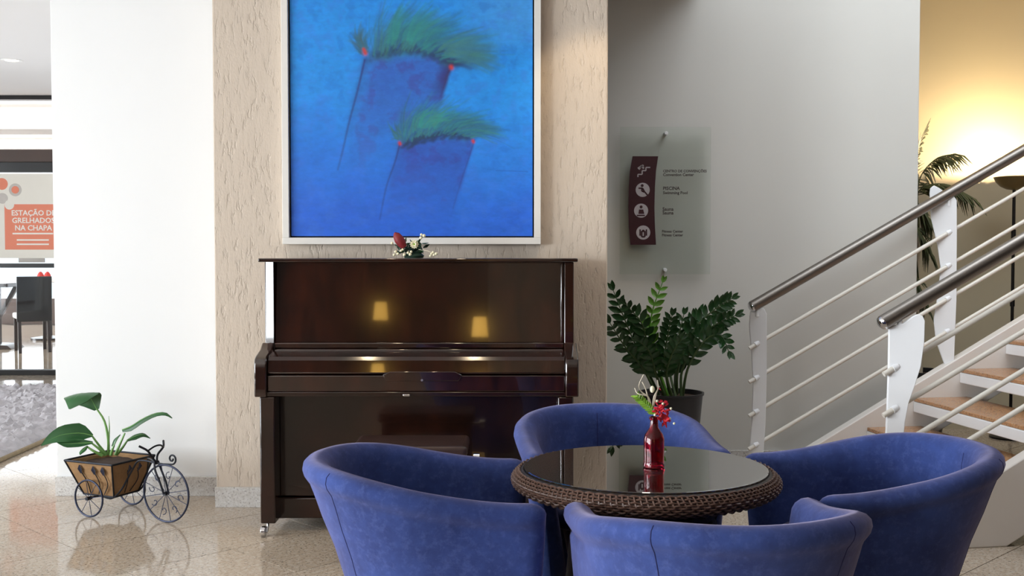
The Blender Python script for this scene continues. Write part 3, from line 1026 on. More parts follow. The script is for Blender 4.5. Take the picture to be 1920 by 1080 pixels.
# ------------------------------------------------------------------ glass sign
YS = YG - 0.045
sa, sb_ = at(1162, 514, YS), at(1333, 238, YS)
sign = thing('glass_sign', 'clear glass direction sign with burgundy pictogram strip on the grey wall', 'sign', ((sa.x + sb_.x) / 2, YG, sa.z))
sw, sh = (sb_.x - sa.x) / 2, sb_.z - sa.z
MB().box(-sw, sw, -0.045, -0.037, 0, sh).build('glass_panel', M['sign_glass'], sign, False, 0.0015)
def sg(px, py, d=-0.0465):
    p = at(px, py, YS)
    return Vector((p.x - sign.location.x, d, p.z - sign.location.z))
for px, py in ((1249, 250), (1247, 506)):
    p = sg(px, py)
    MB().tube([(p.x, -0.056, p.z), (p.x, -0.001, p.z)], 0.011, 16).build('standoff', M['white_metal'], sign, True, 0.002)
left = [(1186, 293), (1181, 320), (1179, 350), (1178, 390), (1179, 425), (1182, 459)]
right = [(1230, 459), (1228, 425), (1227, 390), (1228, 350), (1230, 320), (1234, 293)]
strip = MB().prism([(sg(*p).x, sg(*p).z) for p in left + right], -0.0466, -0.0454).build('pictogram_strip', M['burgundy'], sign, True)
def disc(c, r, n=28):
    return [(c.x + r * math.cos(2 * PI * k / n), c.z + r * math.sin(2 * PI * k / n)) for k in range(n)]
PXM = YS / F
def icon_line(mb, pts, w):
    for a, b_ in zip(pts[:-1], pts[1:]):
        d = Vector((b_.x - a.x, 0, b_.z - a.z))
        nrm = Vector((-d.z, 0, d.x)).normalized() * w
        mb.prism([(a.x + nrm.x, a.z + nrm.z), (b_.x + nrm.x, b_.z + nrm.z), (b_.x - nrm.x, b_.z - nrm.z), (a.x - nrm.x, a.z - nrm.z)], -0.0478, -0.0472)
def P_(pts):
    return [sg(a, b_) for a, b_ in pts]
# stairs pictogram with people
ic = MB()
icon_line(ic, P_([(1196, 332), (1196, 327), (1204, 327), (1204, 320), (1211, 320), (1211, 314), (1219, 314)]), 0.0035)
icon_line(ic, P_([(1196, 316), (1203, 311), (1207, 316)]), 0.005)
icon_line(ic, P_([(1203, 311), (1198, 318)]), 0.004)
ic.prism(disc(sg(1205, 311), 0.007, 14), -0.0478, -0.0472)
ic.build('pictogram', M['icon'], strip, True)
for (cx_, cy_), kind in (((1205, 356), 'swim'), ((1202, 395), 'sauna'), ((1206, 436), 'gym')):
    d_ = MB().prism(disc(sg(cx_, cy_), 13.2 * PXM), -0.0474, -0.0468).build('pictogram_disc', M['icon'], strip, True)
    ic = MB()
    q_ = lambda dx, dy: sg(cx_ + dx, cy_ + dy)
    if kind == 'swim':
        ic.prism(disc(q_(-1, -8), 0.009, 14), -0.0482, -0.0474)
        icon_line(ic, [q_(-8, -3), q_(0, -3), q_(3, 3), q_(9, 10)], 0.0045)
        icon_line(ic, [q_(-1, -3), q_(-2, 2), q_(3, 4)], 0.005)
    elif kind == 'sauna':
        ic.prism(disc(q_(0, -7), 0.009, 14), -0.0482, -0.0474)
        ic.prism([(q_(-5, 6).x, q_(-5, 6).z), (q_(-4, -2).x, q_(-4, -2).z), (q_(4, -2).x, q_(4, -2).z), (q_(6, 6).x, q_(6, 6).z)], -0.0482, -0.0474)
        icon_line(ic, [q_(-8, 9), q_(7, 9)], 0.004)
    else:
        icon_line(ic, [q_(-6, -6), q_(-6, 6)], 0.004)
        icon_line(ic, [q_(6, -6), q_(6, 6)], 0.004)
        icon_line(ic, [q_(-3, -3), q_(-3, 8), q_(3, 8), q_(3, -3)], 0.005)
        ic.prism(disc(q_(0, -3), 0.008, 14), -0.0482, -0.0474)
    ic.build('figure', M['burgundy'], d_, True)
    if False:
        pass
for px, py, txt, sz in ((1243, 323, 'CENTRO DE CONVENÇÕES', 0.0212), (1243, 330, 'Convention Center', 0.0235), (1243, 356, 'PISCINA', 0.028), (1243, 364, 'Swimming Pool', 0.0242),
                        (1242, 395, 'Sauna', 0.029), (1242, 402, 'Sauna', 0.029), (1241, 436, 'Fitness Center', 0.0215), (1241, 443, 'Fitness Center', 0.0215)):
    p = sg(px, py)
    lettering('lettering', txt, sz, M['ink'], sign, (p.x, -0.0459, p.z), bold=0.0006)

# ------------------------------------------------------------------ armchairs
def tub_chair(label, x, y, th):
    w, a, hb, ha = 0.352, 0.285, 0.723, 0.642
    root = thing('tub_armchair', label, 'armchair', (x, y, 0), th, 'blue tub armchairs around the table')
    per = PI / 2 * w
    tot = per + a
    st = []
    NS = 61
    for i in range(NS):
        s = (-1 + 2 * i / (NS - 1)) * tot
        sg_ = -1 if s < 0 else 1
        q = abs(s)
        if q < per:
            an = q / w
            p = Vector((-w * math.cos(an), w * math.sin(an) * sg_, 0))
            o = Vector((-math.cos(an), math.sin(an) * sg_, 0))
        else:
            p = Vector((q - per, w * sg_, 0))
            o = Vector((0, sg_, 0))
        k_ = min(1, max(0, (p.x + w) / (w + a)))
        k_ = k_ * k_ * (3 - 2 * k_)
        st.append((p, o, hb + (ha - hb) * k_, k_))
    def section(h, k_):
        z0 = 0.075
        out = []
        for t, of in ((0, -0.155), (0.2, -0.142), (0.4, -0.118), (0.6, -0.078), (0.74, -0.042), (0.84, -0.020)):
            out.append((of * (1 - 0.8 * k_), z0 + (h - z0) * t))
        out += [(-0.010, h - 0.078), (-0.0055, h - 0.066), (0.002, h - 0.056), (0.010, h - 0.044)]
        out += [(0.014, h - 0.030), (0.011, h - 0.013), (0.0, h - 0.002), (-0.018, h + 0.004), (-0.04, h + 0.001), (-0.058, h - 0.011), (-0.069, h - 0.03), (-0.076, h - 0.07)]
        out += [(-0.084, 0.52), (-0.105, 0.42), (-0.125, 0.30), (-0.14, 0.20)]
        return out
    rows = []
    def row(p, o, h, k_, fwd=0.0, squeeze=1.0, drop=0.0, tang=None):
        sec = section(h, k_)
        mid = sum(v[0] for v in sec) / len(sec)
        r_ = []
        for of, z in sec:
            t = (z - 0.075) / (h - 0.075)
            m_ = -0.15 + 0.12 * t if t < 1 else -0.03
            m_ = -0.030 - 0.115 * (1 - min(1, t)) * (1 - 0.45 * k_)
            o2 = m_ + (of - m_) * squeeze
            zz2 = h - 0.03 + (z - h + 0.03) * (squeeze if z > h - 0.03 else 1) - drop * 0
            v = p + o * o2 + Vector((0, 0, zz2))
            if tang is not None:
                v += tang * (fwd - 0.04 * (1 - min(1, t)) ** 1.5)
            r_.append(v)
        rows.append(r_)
    Rr = 0.05
    for sgn in (0,):
        p, o, h, _k = st[0]
        for j in (4, 3, 2, 1):
            ph = j / 4.2 * PI / 2
            row(p, o, h, _k, Rr * math.sin(ph), math.cos(ph), 0, Vector((1, 0, 0)))
    for (p, o, h, k_) in st:
        tk = max(0.0, (p.x - (a - 0.2)) / 0.2)
        row(p, o, h, k_, 0, 1, 0, Vector((1, 0, 0)) * tk if tk > 0 else None)
    p, o, h, _k = st[-1]
    for j in (1, 2, 3, 4):
        ph = j / 4.2 * PI / 2
        row(p, o, h, _k, Rr * math.sin(ph), math.cos(ph), 0, Vector((1, 0, 0)))
    n = len(rows[0])
    mb = MB()
    vs = [v for r_ in rows for v in r_]
    fs = []
    for i in range(len(rows) - 1):
        for j in range(n):
            a_, b_ = i * n + j, i * n + (j + 1) % n
            fs.append((a_, b_, b_ + n, a_ + n))
    fs.append(tuple(range(n - 1, -1, -1)))
    fs.append(tuple((len(rows) - 1) * n + j for j in range(n)))
    mb.add(vs, fs)
    shell = mb.build('shell', M['suede'], root, True, ang=70)
    # seams: two on the outside of the back, one inside, one at each arm front
    off = 4
    def col_of(i, j0, j1, d):
        o_ = st[i][1]
        return [rows[i + off][j] + o_ * d for j in range(j0, j1)]
    for i in (30 - 9, 30 + 9):
        MB().tube(col_of(i, 0, 13, 0.0), 0.0014, 6).build('seam', M['seam'], shell)
    MB().tube(col_of(30, 16, 21, 0.0), 0.0014, 6).build('seam', M['seam'], shell)
    # seat cushion filling the tub
    ws = w - 0.108
    ol = []
    for q in range(25):
        an = -PI / 2 + PI * q / 24
        ol.append((-ws * math.cos(an), ws * math.sin(an)))
    ol = [(a - 0.03, -ws + 0.02), (a - 0.05, -ws)] + ol + [(a - 0.05, ws), (a - 0.03, ws - 0.02)]
    # front curve
    ol += [(a + 0.005, ws * 0.6), (a + 0.015, 0), (a + 0.005, -ws * 0.6)]
    cu = MB()
    cxm = sum(p_[0] for p_ in ol) / len(ol)
    lv = [(0.362, 0.95), (0.37, 0.98), (0.39, 1.0), (0.415, 0.985), (0.43, 0.93), (0.438, 0.7), (0.442, 0.3)]
    nn = len(ol)
    vs = [(cxm + (px_ - cxm) * s_, py_ * s_, z_) for z_, s_ in lv for px_, py_ in ol]
    fs = [(i * nn + j, i * nn + (j + 1) % nn, (i + 1) * nn + (j + 1) % nn, (i + 1) * nn + j) for i in range(len(lv) - 1) for j in range(nn)]
    fs += [tuple(range(nn - 1, -1, -1)), tuple((len(lv) - 1) * nn + j for j in range(nn))]
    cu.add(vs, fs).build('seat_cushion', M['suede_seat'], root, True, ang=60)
    ba = MB()
    lv = [(0.075, 0.60), (0.2, 0.66), (0.35, 0.78), (0.3615, 0.78)]
    vs = [(cxm + (px_ - cxm) * s_, py_ * s_, z_) for z_, s_ in lv for px_, py_ in ol]
    fs = [(i * nn + j, i * nn + (j + 1) % nn, (i + 1) * nn + (j + 1) % nn, (i + 1) * nn + j) for i in range(len(lv) - 1) for j in range(nn)]
    fs += [tuple(range(nn - 1, -1, -1)), tuple((len(lv) - 1) * nn + j for j in range(nn))]
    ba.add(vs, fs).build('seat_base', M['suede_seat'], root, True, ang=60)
    for fx_, fy_ in ((0.12, 0.16), (0.12, -0.16), (-0.16, 0.1), (-0.16, -0.1)):
        MB().lathe([(0.018, 0), (0.024, 0.075)], 12, (fx_, fy_, 0)).build('foot', M['black_frame'], root)
    return root
tub_chair('blue suede tub armchair left of the table, seen from its side, facing right', -0.262, 3.366, 0.071)
tub_chair('dark blue suede tub armchair right of the table in front of the stair', 1.165, 3.528, 3.265)
tub_chair('blue suede tub armchair behind the table, facing the viewer, before the potted plant', 0.372, 4.145, -1.449)
tub_chair('nearest blue suede tub armchair, seen from behind in front of the table', 0.530, 2.815, 1.653)

# ------------------------------------------------------------------ wicker table
TX, TY = 0.418, 3.50
TZ = 0.662
table = thing('wicker_table', 'round brown wicker coffee table with smoked glass top between the blue armchairs', 'table', (TX, TY, 0))
RO = 0.418
prof = [(0.375, TZ - 0.012), (0.384, TZ - 0.006), (0.394, TZ - 0.011), (RO - 0.006, TZ - 0.027), (RO - 0.003, TZ - 0.041), (RO - 0.012, TZ - 0.056), (0.375, TZ - 0.070), (0.34, TZ - 0.074)]
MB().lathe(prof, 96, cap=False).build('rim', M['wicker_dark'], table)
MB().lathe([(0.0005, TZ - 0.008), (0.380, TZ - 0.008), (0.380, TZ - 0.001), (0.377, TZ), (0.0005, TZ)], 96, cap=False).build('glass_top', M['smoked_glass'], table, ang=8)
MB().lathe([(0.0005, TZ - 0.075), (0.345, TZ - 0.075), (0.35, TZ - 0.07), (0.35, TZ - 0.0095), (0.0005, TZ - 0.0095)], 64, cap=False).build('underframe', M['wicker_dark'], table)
wv = MB()
NSK = 150
pc = curve_pts([(r_, 0, z_) for r_, z_ in prof[2:-1]], 10)
for i, p in enumerate(pc):
    t = (pc[min(i + 1, 9)] - pc[max(i - 1, 0)]).normalized()
    nr = Vector((-t.z, 0, t.x))
    if nr.x < 0:
        nr = -nr
    pts = []
    for q in range(NSK * 4):
        an = 2 * PI * q / (NSK * 4)
        wv_ = 0.0026 * math.cos(NSK * an / 2 * 1.0 + (PI if i % 2 else 0)) + 0.002
        rr, zz2 = p.x + nr.x * wv_, p.z + nr.z * wv_
        pts.append((rr * math.cos(an), rr * math.sin(an), zz2))
    wv.tube(pts, 0.0033, 6, closed=True)
for q in range(NSK):
    an = 2 * PI * (q + 0.5) / NSK
    sh_ = 0.0
    pts = []
    for i, p in enumerate(pc):
        a2 = an + 0.006 * (i - 4.5)
        pts.append(((p.x + 0.002) * math.cos(a2), (p.x + 0.002) * math.sin(a2), p.z + 0.001))
    wv.tube(pts, 0.0034, 5)
w_ = wv.build('woven_strands', M['wicker'], table)
w_['kind'] = 'stuff'
# pedestal
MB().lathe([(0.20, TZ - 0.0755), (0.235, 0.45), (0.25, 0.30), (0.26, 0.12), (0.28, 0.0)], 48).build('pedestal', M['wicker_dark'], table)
pr = MB()
for k in range(22):
    z = 0.015 + k * 0.026
    rr = 0.20 + (0.58 - z) * 0.13 + 0.004
    pts = [((rr + 0.004 * math.cos(36 * 2 * PI * q / 144 / 2 + (PI if k % 2 else 0))) * math.cos(2 * PI * q / 144), (rr + 0.004 * math.cos(36 * 2 * PI * q / 144 / 2 + (PI if k % 2 else 0))) * math.sin(2 * PI * q / 144), z) for q in range(144)]
    pr.tube(pts, 0.008, 5, closed=True)
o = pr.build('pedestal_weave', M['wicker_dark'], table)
o['kind'] = 'stuff'

# red bottle with a flower sprig
bp = ground(1226, 876, TZ)
bt = thing('glass_bottle', 'small ruby red glass bottle standing on the wicker table', 'bottle', (bp.x, bp.y, TZ + 0.0003))
k_ = 1.0
bo = [(0.0005, 0.004), (0.030, 0.002), (0.0335, 0.004), (0.0345, 0.010), (0.032, 0.016), (0.0315, 0.022), (0.0325, 0.06), (0.032, 0.092), (0.028, 0.106), (0.020, 0.117), (0.0135, 0.128), (0.012, 0.150), (0.0155, 0.153), (0.0155, 0.160), (0.0115, 0.162), (0.009, 0.150), (0.010, 0.128), (0.024, 0.102), (0.028, 0.09), (0.028, 0.022), (0.0005, 0.018)]
MB().lathe([(r_, z_ - 0.002) for r_, z_ in bo], 32, cap=False).build('glass_body', M['red_glass'], bt)
fa = thing('flower_sprig', 'red flower with lime sprig and pale curly twigs in the red bottle', 'flowers', (bp.x, bp.y, TZ + 0.10))
DB = bp.y
def fp(px, py, dy=0.0):
    p = at(px, py, DB + dy)
    return p - Vector(fa.location)
MB().tube([(0, 0, -0.05), (0.0, 0, 0.06)], 0.003, 6).build('stem', M['zz_stem'], fa)
for pts in ([(1222, 766), (1216, 745), (1203, 735), (1198, 722), (1207, 702)], [(1221, 766), (1214, 742), (1210, 728), (1204, 716)], [(1224, 765), (1226, 745), (1234, 728), (1233, 713)], [(1226, 762), (1230, 740), (1237, 724)], [(1214, 742), (1196, 738), (1190, 728)]):
    MB().tube(curve_pts([fp(a, b_, sr.uniform(-0.012, 0.012)) for a, b_ in pts], 12), [0.0022] * 6 + [0.0016] * 6, 6).build('twig', M['twig'], fa)
MB().ball(fp(1223, 730), 0.0075, 12, 1.5).build('seed_pod', M['flower_white'], fa)
for k in range(11):
    t = k / 10
    a = fp(1196 + 34 * t, 744 + 30 * t, 0.0)
    d = Vector((-0.6, sr.uniform(-0.5, 0.3), 0.55 - t * 0.3)).normalized() * 0.014
    for sgn in (-1, 1):
        dd = (d + Vector((0.012 * sgn, 0, 0.008 * sgn)))
        MB().blade([a, a + dd * 0.5, a + dd], [0.002, 0.0045, 0.0008], (0.5, 0.3, 0.6), 0.2, 0.0006).build('leaf', M['sprig'], fa)
for k in range(44):
    c = fp(1239 + sr.gauss(0, 6.5), 769 + sr.gauss(0, 12), sr.uniform(-0.02, 0.012))
    an = sr.uniform(0, 2 * PI)
    d = Vector((math.cos(an), sr.uniform(-0.6, 0.4), math.sin(an) - 0.35)).normalized() * 0.0145
    MB().blade([c, c + d * 0.5 + Vector((0, 0, 0.002)), c + d], [0.002, 0.005, 0.001], (sr.uniform(-1, 1), 0.4, 0.7), 0.25, 0.0007).build('petal', M['flower_red'], fa)
for px, py in ((1246, 795), (1250, 802), (1256, 792), (1258, 790)):
    MB().blade([fp(1240, 775), fp((1240 + px) / 2 + 2, (775 + py) / 2), fp(px, py)], [0.003, 0.006, 0.001], (1, 0.2, 0.2), 0.2, 0.0007).build('petal', M['flower_red'], fa)
for px, py in ((1243, 757), (1258, 766), (1256, 785), (1264, 794), (1232, 752), (1228, 778)):
    MB().ball(fp(px, py, -0.015), 0.0042, 8).build('berry', M['flower_white'], fa)

# flowers on top of the piano
YFL = 5.42
fb = at(776, 484, YFL)
pf = thing('flower_arrangement', 'small arrangement with dark red bud and white flower on the piano lid', 'flowers', (fb.x, YFL, ztop + 0.0025))
def pp(px, py, dy=0.0):
    p = at(px, py, YFL + dy)
    return p - Vector(pf.location)
MB().lathe([(0.0005, 0), (0.045, 0), (0.05, 0.012), (0.03, 0.03), (0.0005, 0.034)], 18, cap=False).build('base', M['fir'], pf)
for k in range(70):
    c = pp(768 + sr.uniform(-22, 26), 470 + sr.uniform(-14, 8), sr.uniform(-0.03, 0.03))
    c.z = max(c.z, 0.018)
    an = sr.uniform(-0.3, PI + 0.3)
    d = Vector((math.cos(an), sr.uniform(-0.6, 0.6), math.sin(an) * 0.9)).normalized() * sr.uniform(0.028, 0.045)
    if (c + d).z < 0.008:
        d.z = abs(d.z)
    MB().blade([c, c + d * 0.5, c + d], [0.003, 0.0075, 0.001], (sr.uniform(-1, 1), 0.5, sr.uniform(-1, 1)), 0.2, 0.0007).build('leaf', M['fir'] if k % 3 else M['zz'], pf)
bud0, bud1 = pp(758, 464, -0.03), pp(740, 436, -0.035)
MB().tube([bud0, bud0.lerp(bud1, 0.25), bud0.lerp(bud1, 0.55), bud0.lerp(bud1, 0.85), bud1], [0.014, 0.022, 0.024, 0.017, 0.004], 14).build('bud', M['flower_dark'], pf)
wf = pp(777, 458, -0.045)
fl_ = MB()
for ring, (rr, nn, dy) in enumerate(((0.021, 12, 0.0), (0.016, 10, -0.006), (0.010, 8, -0.011))):
    for q in range(nn):
        an = 2 * PI * q / nn + ring
        d = Vector((math.cos(an), -0.25 - 0.25 * ring, math.sin(an))) * rr
        fl_.blade([wf + Vector((0, dy, 0)), wf + Vector((0, dy, 0)) + d * 0.6, wf + Vector((0, dy, 0)) + d], [0.003, 0.006, 0.002], (-math.sin(an), 0, math.cos(an)), 0.3, 0.0008)
fl_.build('white_bloom', M['flower_white'], pf)
MB().ball(wf + Vector((0, -0.012, 0)), 0.006, 10).build('bloom_centre', M['sprig'], pf)
for px, py in ((742, 472), (746, 476), (739, 478), (752, 470), (755, 468), (758, 478), (769, 477), (765, 474), (771, 472), (790, 440), (795, 442), (789, 446), (809, 476), (812, 473), (814, 478), (818, 476), (807, 480), (735, 456)):
    c = pp(px, py, -0.045)
    c.z = max(c.z, 0.009)
    MB().ball(c, sr.uniform(0.006, 0.009), 8).build('berry', M['flower_white'], pf)
MB().tube(curve_pts([pp(785, 468, -0.02), pp(800, 470, -0.04), pp(813, 475, -0.045)], 8), 0.002, 6).build('twig', M['twig'], pf)

# ------------------------------------------------------------------ bicycle planter
rl, rr_, fw = ground(167, 970), ground(247, 947), ground(312, 980)
mid = (rl + rr_) / 2
fwd = Vector((rr_.y - rl.y, -(rr_.x - rl.x), 0)).normalized()
ang_b = math.atan2(fwd.y, fwd.x)
bike = thing('bicycle_planter', 'black wrought iron tricycle planter with woven coir basket by the white wall', 'planter', (mid.x, mid.y, 0), ang_b)
def wheel(name, cx_, cy_, rad, n_sp, scroll):
    root_mb = MB().tube([(cx_ + rad * math.cos(2 * PI * q / 48), cy_, rad + 0.005 + rad * math.sin(2 * PI * q / 48)) for q in range(48)], 0.005, 8, closed=True)
    wh = root_mb.build(name, M['blue_iron'], bike)
    sp = MB()
    cz = rad + 0.005
    for q in range(n_sp):
        an = 2 * PI * q / n_sp + 0.2
        d = Vector((math.cos(an), 0, math.sin(an)))
        sp.tube([Vector((cx_, cy_, cz)), Vector((cx_, cy_, cz)) + d * (rad - 0.001)], 0.0018, 6)
    sp.build('spokes', M['blue_iron'], wh)
    MB().tube([(cx_, cy_ - 0.016, cz), (cx_, cy_ + 0.016, cz)], 0.009, 12).build('hub', M['black_iron'], wh)
    if scroll:
        for q in range(8):
            an = 2 * PI * q / 8 + 0.2 + PI / 8
            pts = []
            for t in range(14):
                ph = t / 13 * 1.6 * PI
                r0 = 0.022 * (1 - t / 16)
                c0 = rad * 0.62
                lx_, lz_ = c0 + r0 * math.cos(ph), r0 * math.sin(ph)
                pts.append((cx_ + lx_ * math.cos(an) - lz_ * math.sin(an), cy_, cz + lx_ * math.sin(an) + lz_ * math.cos(an)))
            MB().tube(pts, 0.0022, 6).build('scroll', M['blue_iron'], wh)
    return wh
hw = (rl - rr_).length / 2
wheel('rear_wheel', 0, -hw, 0.091, 8, False)
wheel('rear_wheel', 0, hw, 0.091, 8, False)
fl2 = Matrix.Rotation(-ang_b, 3, 'Z') @ (fw - mid)
FXW, FYW = fl2.x, fl2.y
fwheel = wheel('front_wheel', FXW, FYW, 0.140, 12, True)
# axle, bed rails and fork
MB().tube([(0, -hw, 0.096), (0, hw, 0.096)], 0.005, 8).build('axle', M['black_iron'], bike)
BT, BB_ = 0.272, 0.10
t0, t1_, b0, b1_ = -0.155, 0.155, -0.095, 0.105
ty, by_ = 0.148, 0.085
bk = MB()
nst = 8
def ringp(z):
    k_ = (z - BB_) / (BT - BB_)
    xa, xb, yv = b0 + (t0 - b0) * k_, b1_ + (t1_ - b1_) * k_, by_ + (ty - by_) * k_
    return [(xa, -yv, z), (xb, -yv, z), (xb, yv, z), (xa, yv, z)]
bb = ringp(BB_) + ringp(BT)
inner = [Vector(v) * 1 for v in ringp(BT)]
inn = [(v.x * 0.93, v.y * 0.93, v.z) for v in inner]
inb = [(v[0] * 0.93, v[1] * 0.93, BT - 0.03) for v in ringp(BT - 0.03)]
bk.add(bb + inn + inb, [(3, 2, 1, 0), (0, 1, 5, 4), (1, 2, 6, 5), (2, 3, 7, 6), (3, 0, 4, 7), (4, 5, 9, 8), (5, 6, 10, 9), (6, 7, 11, 10), (7, 4, 8, 11), (8, 9, 13, 12), (9, 10, 14, 13), (10, 11, 15, 14), (11, 8, 12, 15)])
bkt = bk.build('basket_liner', M['coir'], bike, False, 0.006)
sm_ = MB()
nn = 9
vs, fs = [], []
for i in range(nn):
    for j in range(nn):
        u_, v_ = i / (nn - 1), j / (nn - 1)
        vs.append(((t0 + (t1_ - t0) * u_) * 0.92, (-ty + 2 * ty * v_) * 0.92, BT - 0.022 + sr.uniform(-0.004, 0.006)))
for i in range(nn - 1):
    for j in range(nn - 1):
        a = i * nn + j
        fs.append((a, a + 1, a + nn + 1, a + nn))
sm_.add(vs, fs).build('soil', M['soil'], bike)
wf_ = MB()
wf_.tube([Vector(p) * 1.01 for p in ringp(BT)], 0.0055, 8, closed=True)
wf_.tube([Vector(p) * 1.02 for p in ringp(BB_ - 0.004)], 0.0045, 8, closed=True)
for a, b_ in zip(ringp(BB_ - 0.004), ringp(BT)):
    wf_.tube([Vector(a) * 1.02, Vector(b_) * 1.015], 0.0045, 8)
wf_.build('basket_frame', M['black_iron'], bike)
for fx_ in (-0.06, 0.03, 0.09):
    MB().tube(curve_pts([(fx_ * 0.6, -by_ - 0.012, BB_ + 0.01), (fx_ * 0.9 + 0.02, -by_ - 0.036, BB_ + 0.07), (fx_, -by_ - 0.052, BB_ + 0.125)], 10), 0.0025, 6).build('iron_vine', M['black_iron'], bike)
    MB().blade([(fx_, -by_ - 0.05, BB_ + 0.115), (fx_ + 0.004, -by_ - 0.062, BB_ + 0.14), (fx_ + 0.002, -by_ - 0.064, BB_ + 0.16)], [0.004, 0.013, 0.002], (1, 0, 0.2), 0.2, 0.001).build('iron_leaf', M['blue_iron'], bike)
for fy_ in (-0.04, 0.03):
    MB().tube(curve_pts([(b1_ + 0.008, fy_ * 0.5, BB_ + 0.01), (b1_ + 0.03, fy_ + 0.02, BB_ + 0.07), (b1_ + 0.05, fy_, BB_ + 0.13)], 10), 0.0025, 6).build('iron_vine', M['black_iron'], bike)
    MB().blade([(b1_ + 0.047, fy_, BB_ + 0.115), (b1_ + 0.06, fy_ + 0.004, BB_ + 0.14), (b1_ + 0.062, fy_, BB_ + 0.158)], [0.004, 0.013, 0.002], (0, 1, 0.2), 0.2, 0.001).build('iron_leaf', M['blue_iron'], bike)
HX = FXW - 0.055
for sg_ in (-1, 1):
    MB().tube(curve_pts([(0.0, sg_ * 0.07, 0.094), (0.09, sg_ * 0.085, 0.092), (0.15, sg_ * 0.08, 0.14), (0.20, sg_ * 0.055, 0.24), (0.25, sg_ * 0.03 + FYW * 0.4, 0.29), (HX, FYW, 0.29)], 26), 0.0048, 8).build('frame_tube', M['black_iron'], bike)
    MB().tube(curve_pts([(FXW, FYW + sg_ * 0.017, 0.145), (FXW - 0.02, FYW + sg_ * 0.02, 0.20), (HX + 0.005, FYW + sg_ * 0.02, 0.26), (HX - 0.005, FYW + sg_ * 0.012, 0.30)], 14), 0.005, 8).build('fork', M['black_iron'], bike)
    MB().tube(curve_pts([(HX, FYW, 0.285), (HX - 0.015, FYW + sg_ * 0.02, 0.325), (HX - 0.01, FYW + sg_ * 0.055, 0.36), (HX - 0.035, FYW + sg_ * 0.085, 0.385)], 14), 0.0055, 8).build('handlebar', M['black_iron'], bike)
MB().tube(curve_pts([(HX - 0.008, FYW - 0.055, 0.358), (HX + 0.004, FYW - 0.02, 0.376), (HX + 0.004, FYW + 0.02, 0.376), (HX - 0.008, FYW + 0.055, 0.358)], 12), 0.0045, 8).build('handlebar_brace', M['black_iron'], bike)
pts = []
for t in range(22):
    ph = -PI / 2 + t / 21 * 2.6 * PI
    r0 = 0.027 * (1 - t / 26)
    pts.append((HX + 0.095 + r0 * math.cos(ph), FYW, 0.318 + r0 * math.sin(ph)))
MB().tube([(HX, FYW, 0.29), (HX + 0.04, FYW, 0.288)] + pts, 0.0045, 8).build('lamp_scroll', M['black_iron'], bike)

# leafy plant in the basket
DP = mid.y
pl = thing('leafy_plant', 'broad-leaved green plant growing in the tricycle basket', 'plant', (mid.x, mid.y, BT - 0.024))
def lp(px, py, dy=0.0):
    return at(px, py, DP + dy) - Vector(pl.location)
def leaf(stalk, rib, half, side, cup=0.25, nb=12, mt='leaf', srad=0.006):
    st_ = curve_pts(stalk, 10)
    rb = curve_pts(rib, nb)
    hv = np.interp(np.linspace(0, 1, nb), np.linspace(0, 1, len(half)), half)
    lf = MB().blade(rb, list(hv), side, cup, 0.0011).build('leaf', M[mt], pl)
    MB().tube(rb, [0.0028 * (1 - 0.8 * i / nb) for i in range(nb)], 6).build('midrib', M['leaf_pale'], lf)
    MB().tube(st_, [srad * (1.35 - 0.6 * i / 9) for i in range(10)], 8).build('leaf_stalk', M['leaf_pale'], lf)
leaf([lp(203, 853), lp(203, 825), lp(196, 790), lp(181, 766)], [lp(182, 768), lp(170, 747, -0.01), lp(155, 737, -0.05), lp(141, 746, -0.11), lp(130, 767, -0.145)],
     [0.014, 0.075, 0.098, 0.075, 0.004], (1, -0.1, 0.12), 0.16, 14)
leaf([lp(200, 853, -0.01), lp(188, 838, -0.02), lp(173, 818, -0.03)], [lp(174, 817, -0.03), lp(150, 812, -0.05), lp(118, 815, -0.08), lp(95, 824, -0.10), lp(77, 836, -0.12)],
     [0.006, 0.05, 0.046, 0.026, 0.001], (0.1, 0.55, 0.85), 0.2)
leaf([lp(197, 853, -0.03), lp(186, 842, -0.05), lp(172, 831, -0.06)], [lp(174, 830, -0.06), lp(150, 831, -0.08), lp(125, 832, -0.10), lp(104, 828, -0.11)],
     [0.006, 0.022, 0.022, 0.001], (0.1, 0.6, 0.8), 0.2)
leaf([lp(192, 854, -0.05), lp(176, 846, -0.07), lp(164, 838, -0.07)], [lp(164, 836, -0.07), lp(158, 842, -0.085), lp(152, 848, -0.10), lp(150, 853, -0.115)],
     [0.004, 0.013, 0.011, 0.001], (0.8, 0.4, 0.4), 0.2, 8)
leaf([lp(216, 853), lp(224, 835), lp(234, 812)], [lp(229, 806), lp(245, 800), lp(265, 787), (lp(290, 776)), lp(310, 775), lp(323, 784)],
     [0.010, 0.020, 0.018, 0.013, 0.010, 0.002], (0.1, 0.75, 0.65), 0.6)
leaf([lp(218, 853, 0.03), lp(229, 840, 0.03), lp(240, 824, 0.03)], [lp(238, 826, 0.03), lp(252, 819, 0.04), lp(268, 815, 0.05), lp(282, 822, 0.06)],
     [0.006, 0.018, 0.012, 0.001], (0.1, 0.7, 0.7), 0.3)
leaf([lp(208, 853, -0.04), lp(211, 842, -0.05), lp(214, 835, -0.05)], [lp(212, 838, -0.05), lp(218, 826, -0.05), lp(226, 815, -0.04)],
     [0.008, 0.012, 0.002], (0.8, -0.4, 0.3), 0.5, 8)
MB().tube(curve_pts([lp(204, 853), lp(204, 830), lp(205, 800), lp(204, 780)], 10), [0.006, 0.0055, 0.005, 0.0045, 0.004, 0.0035, 0.003, 0.002, 0.0015, 0.001], 8).build('new_shoot', M['leaf_pale'], pl)

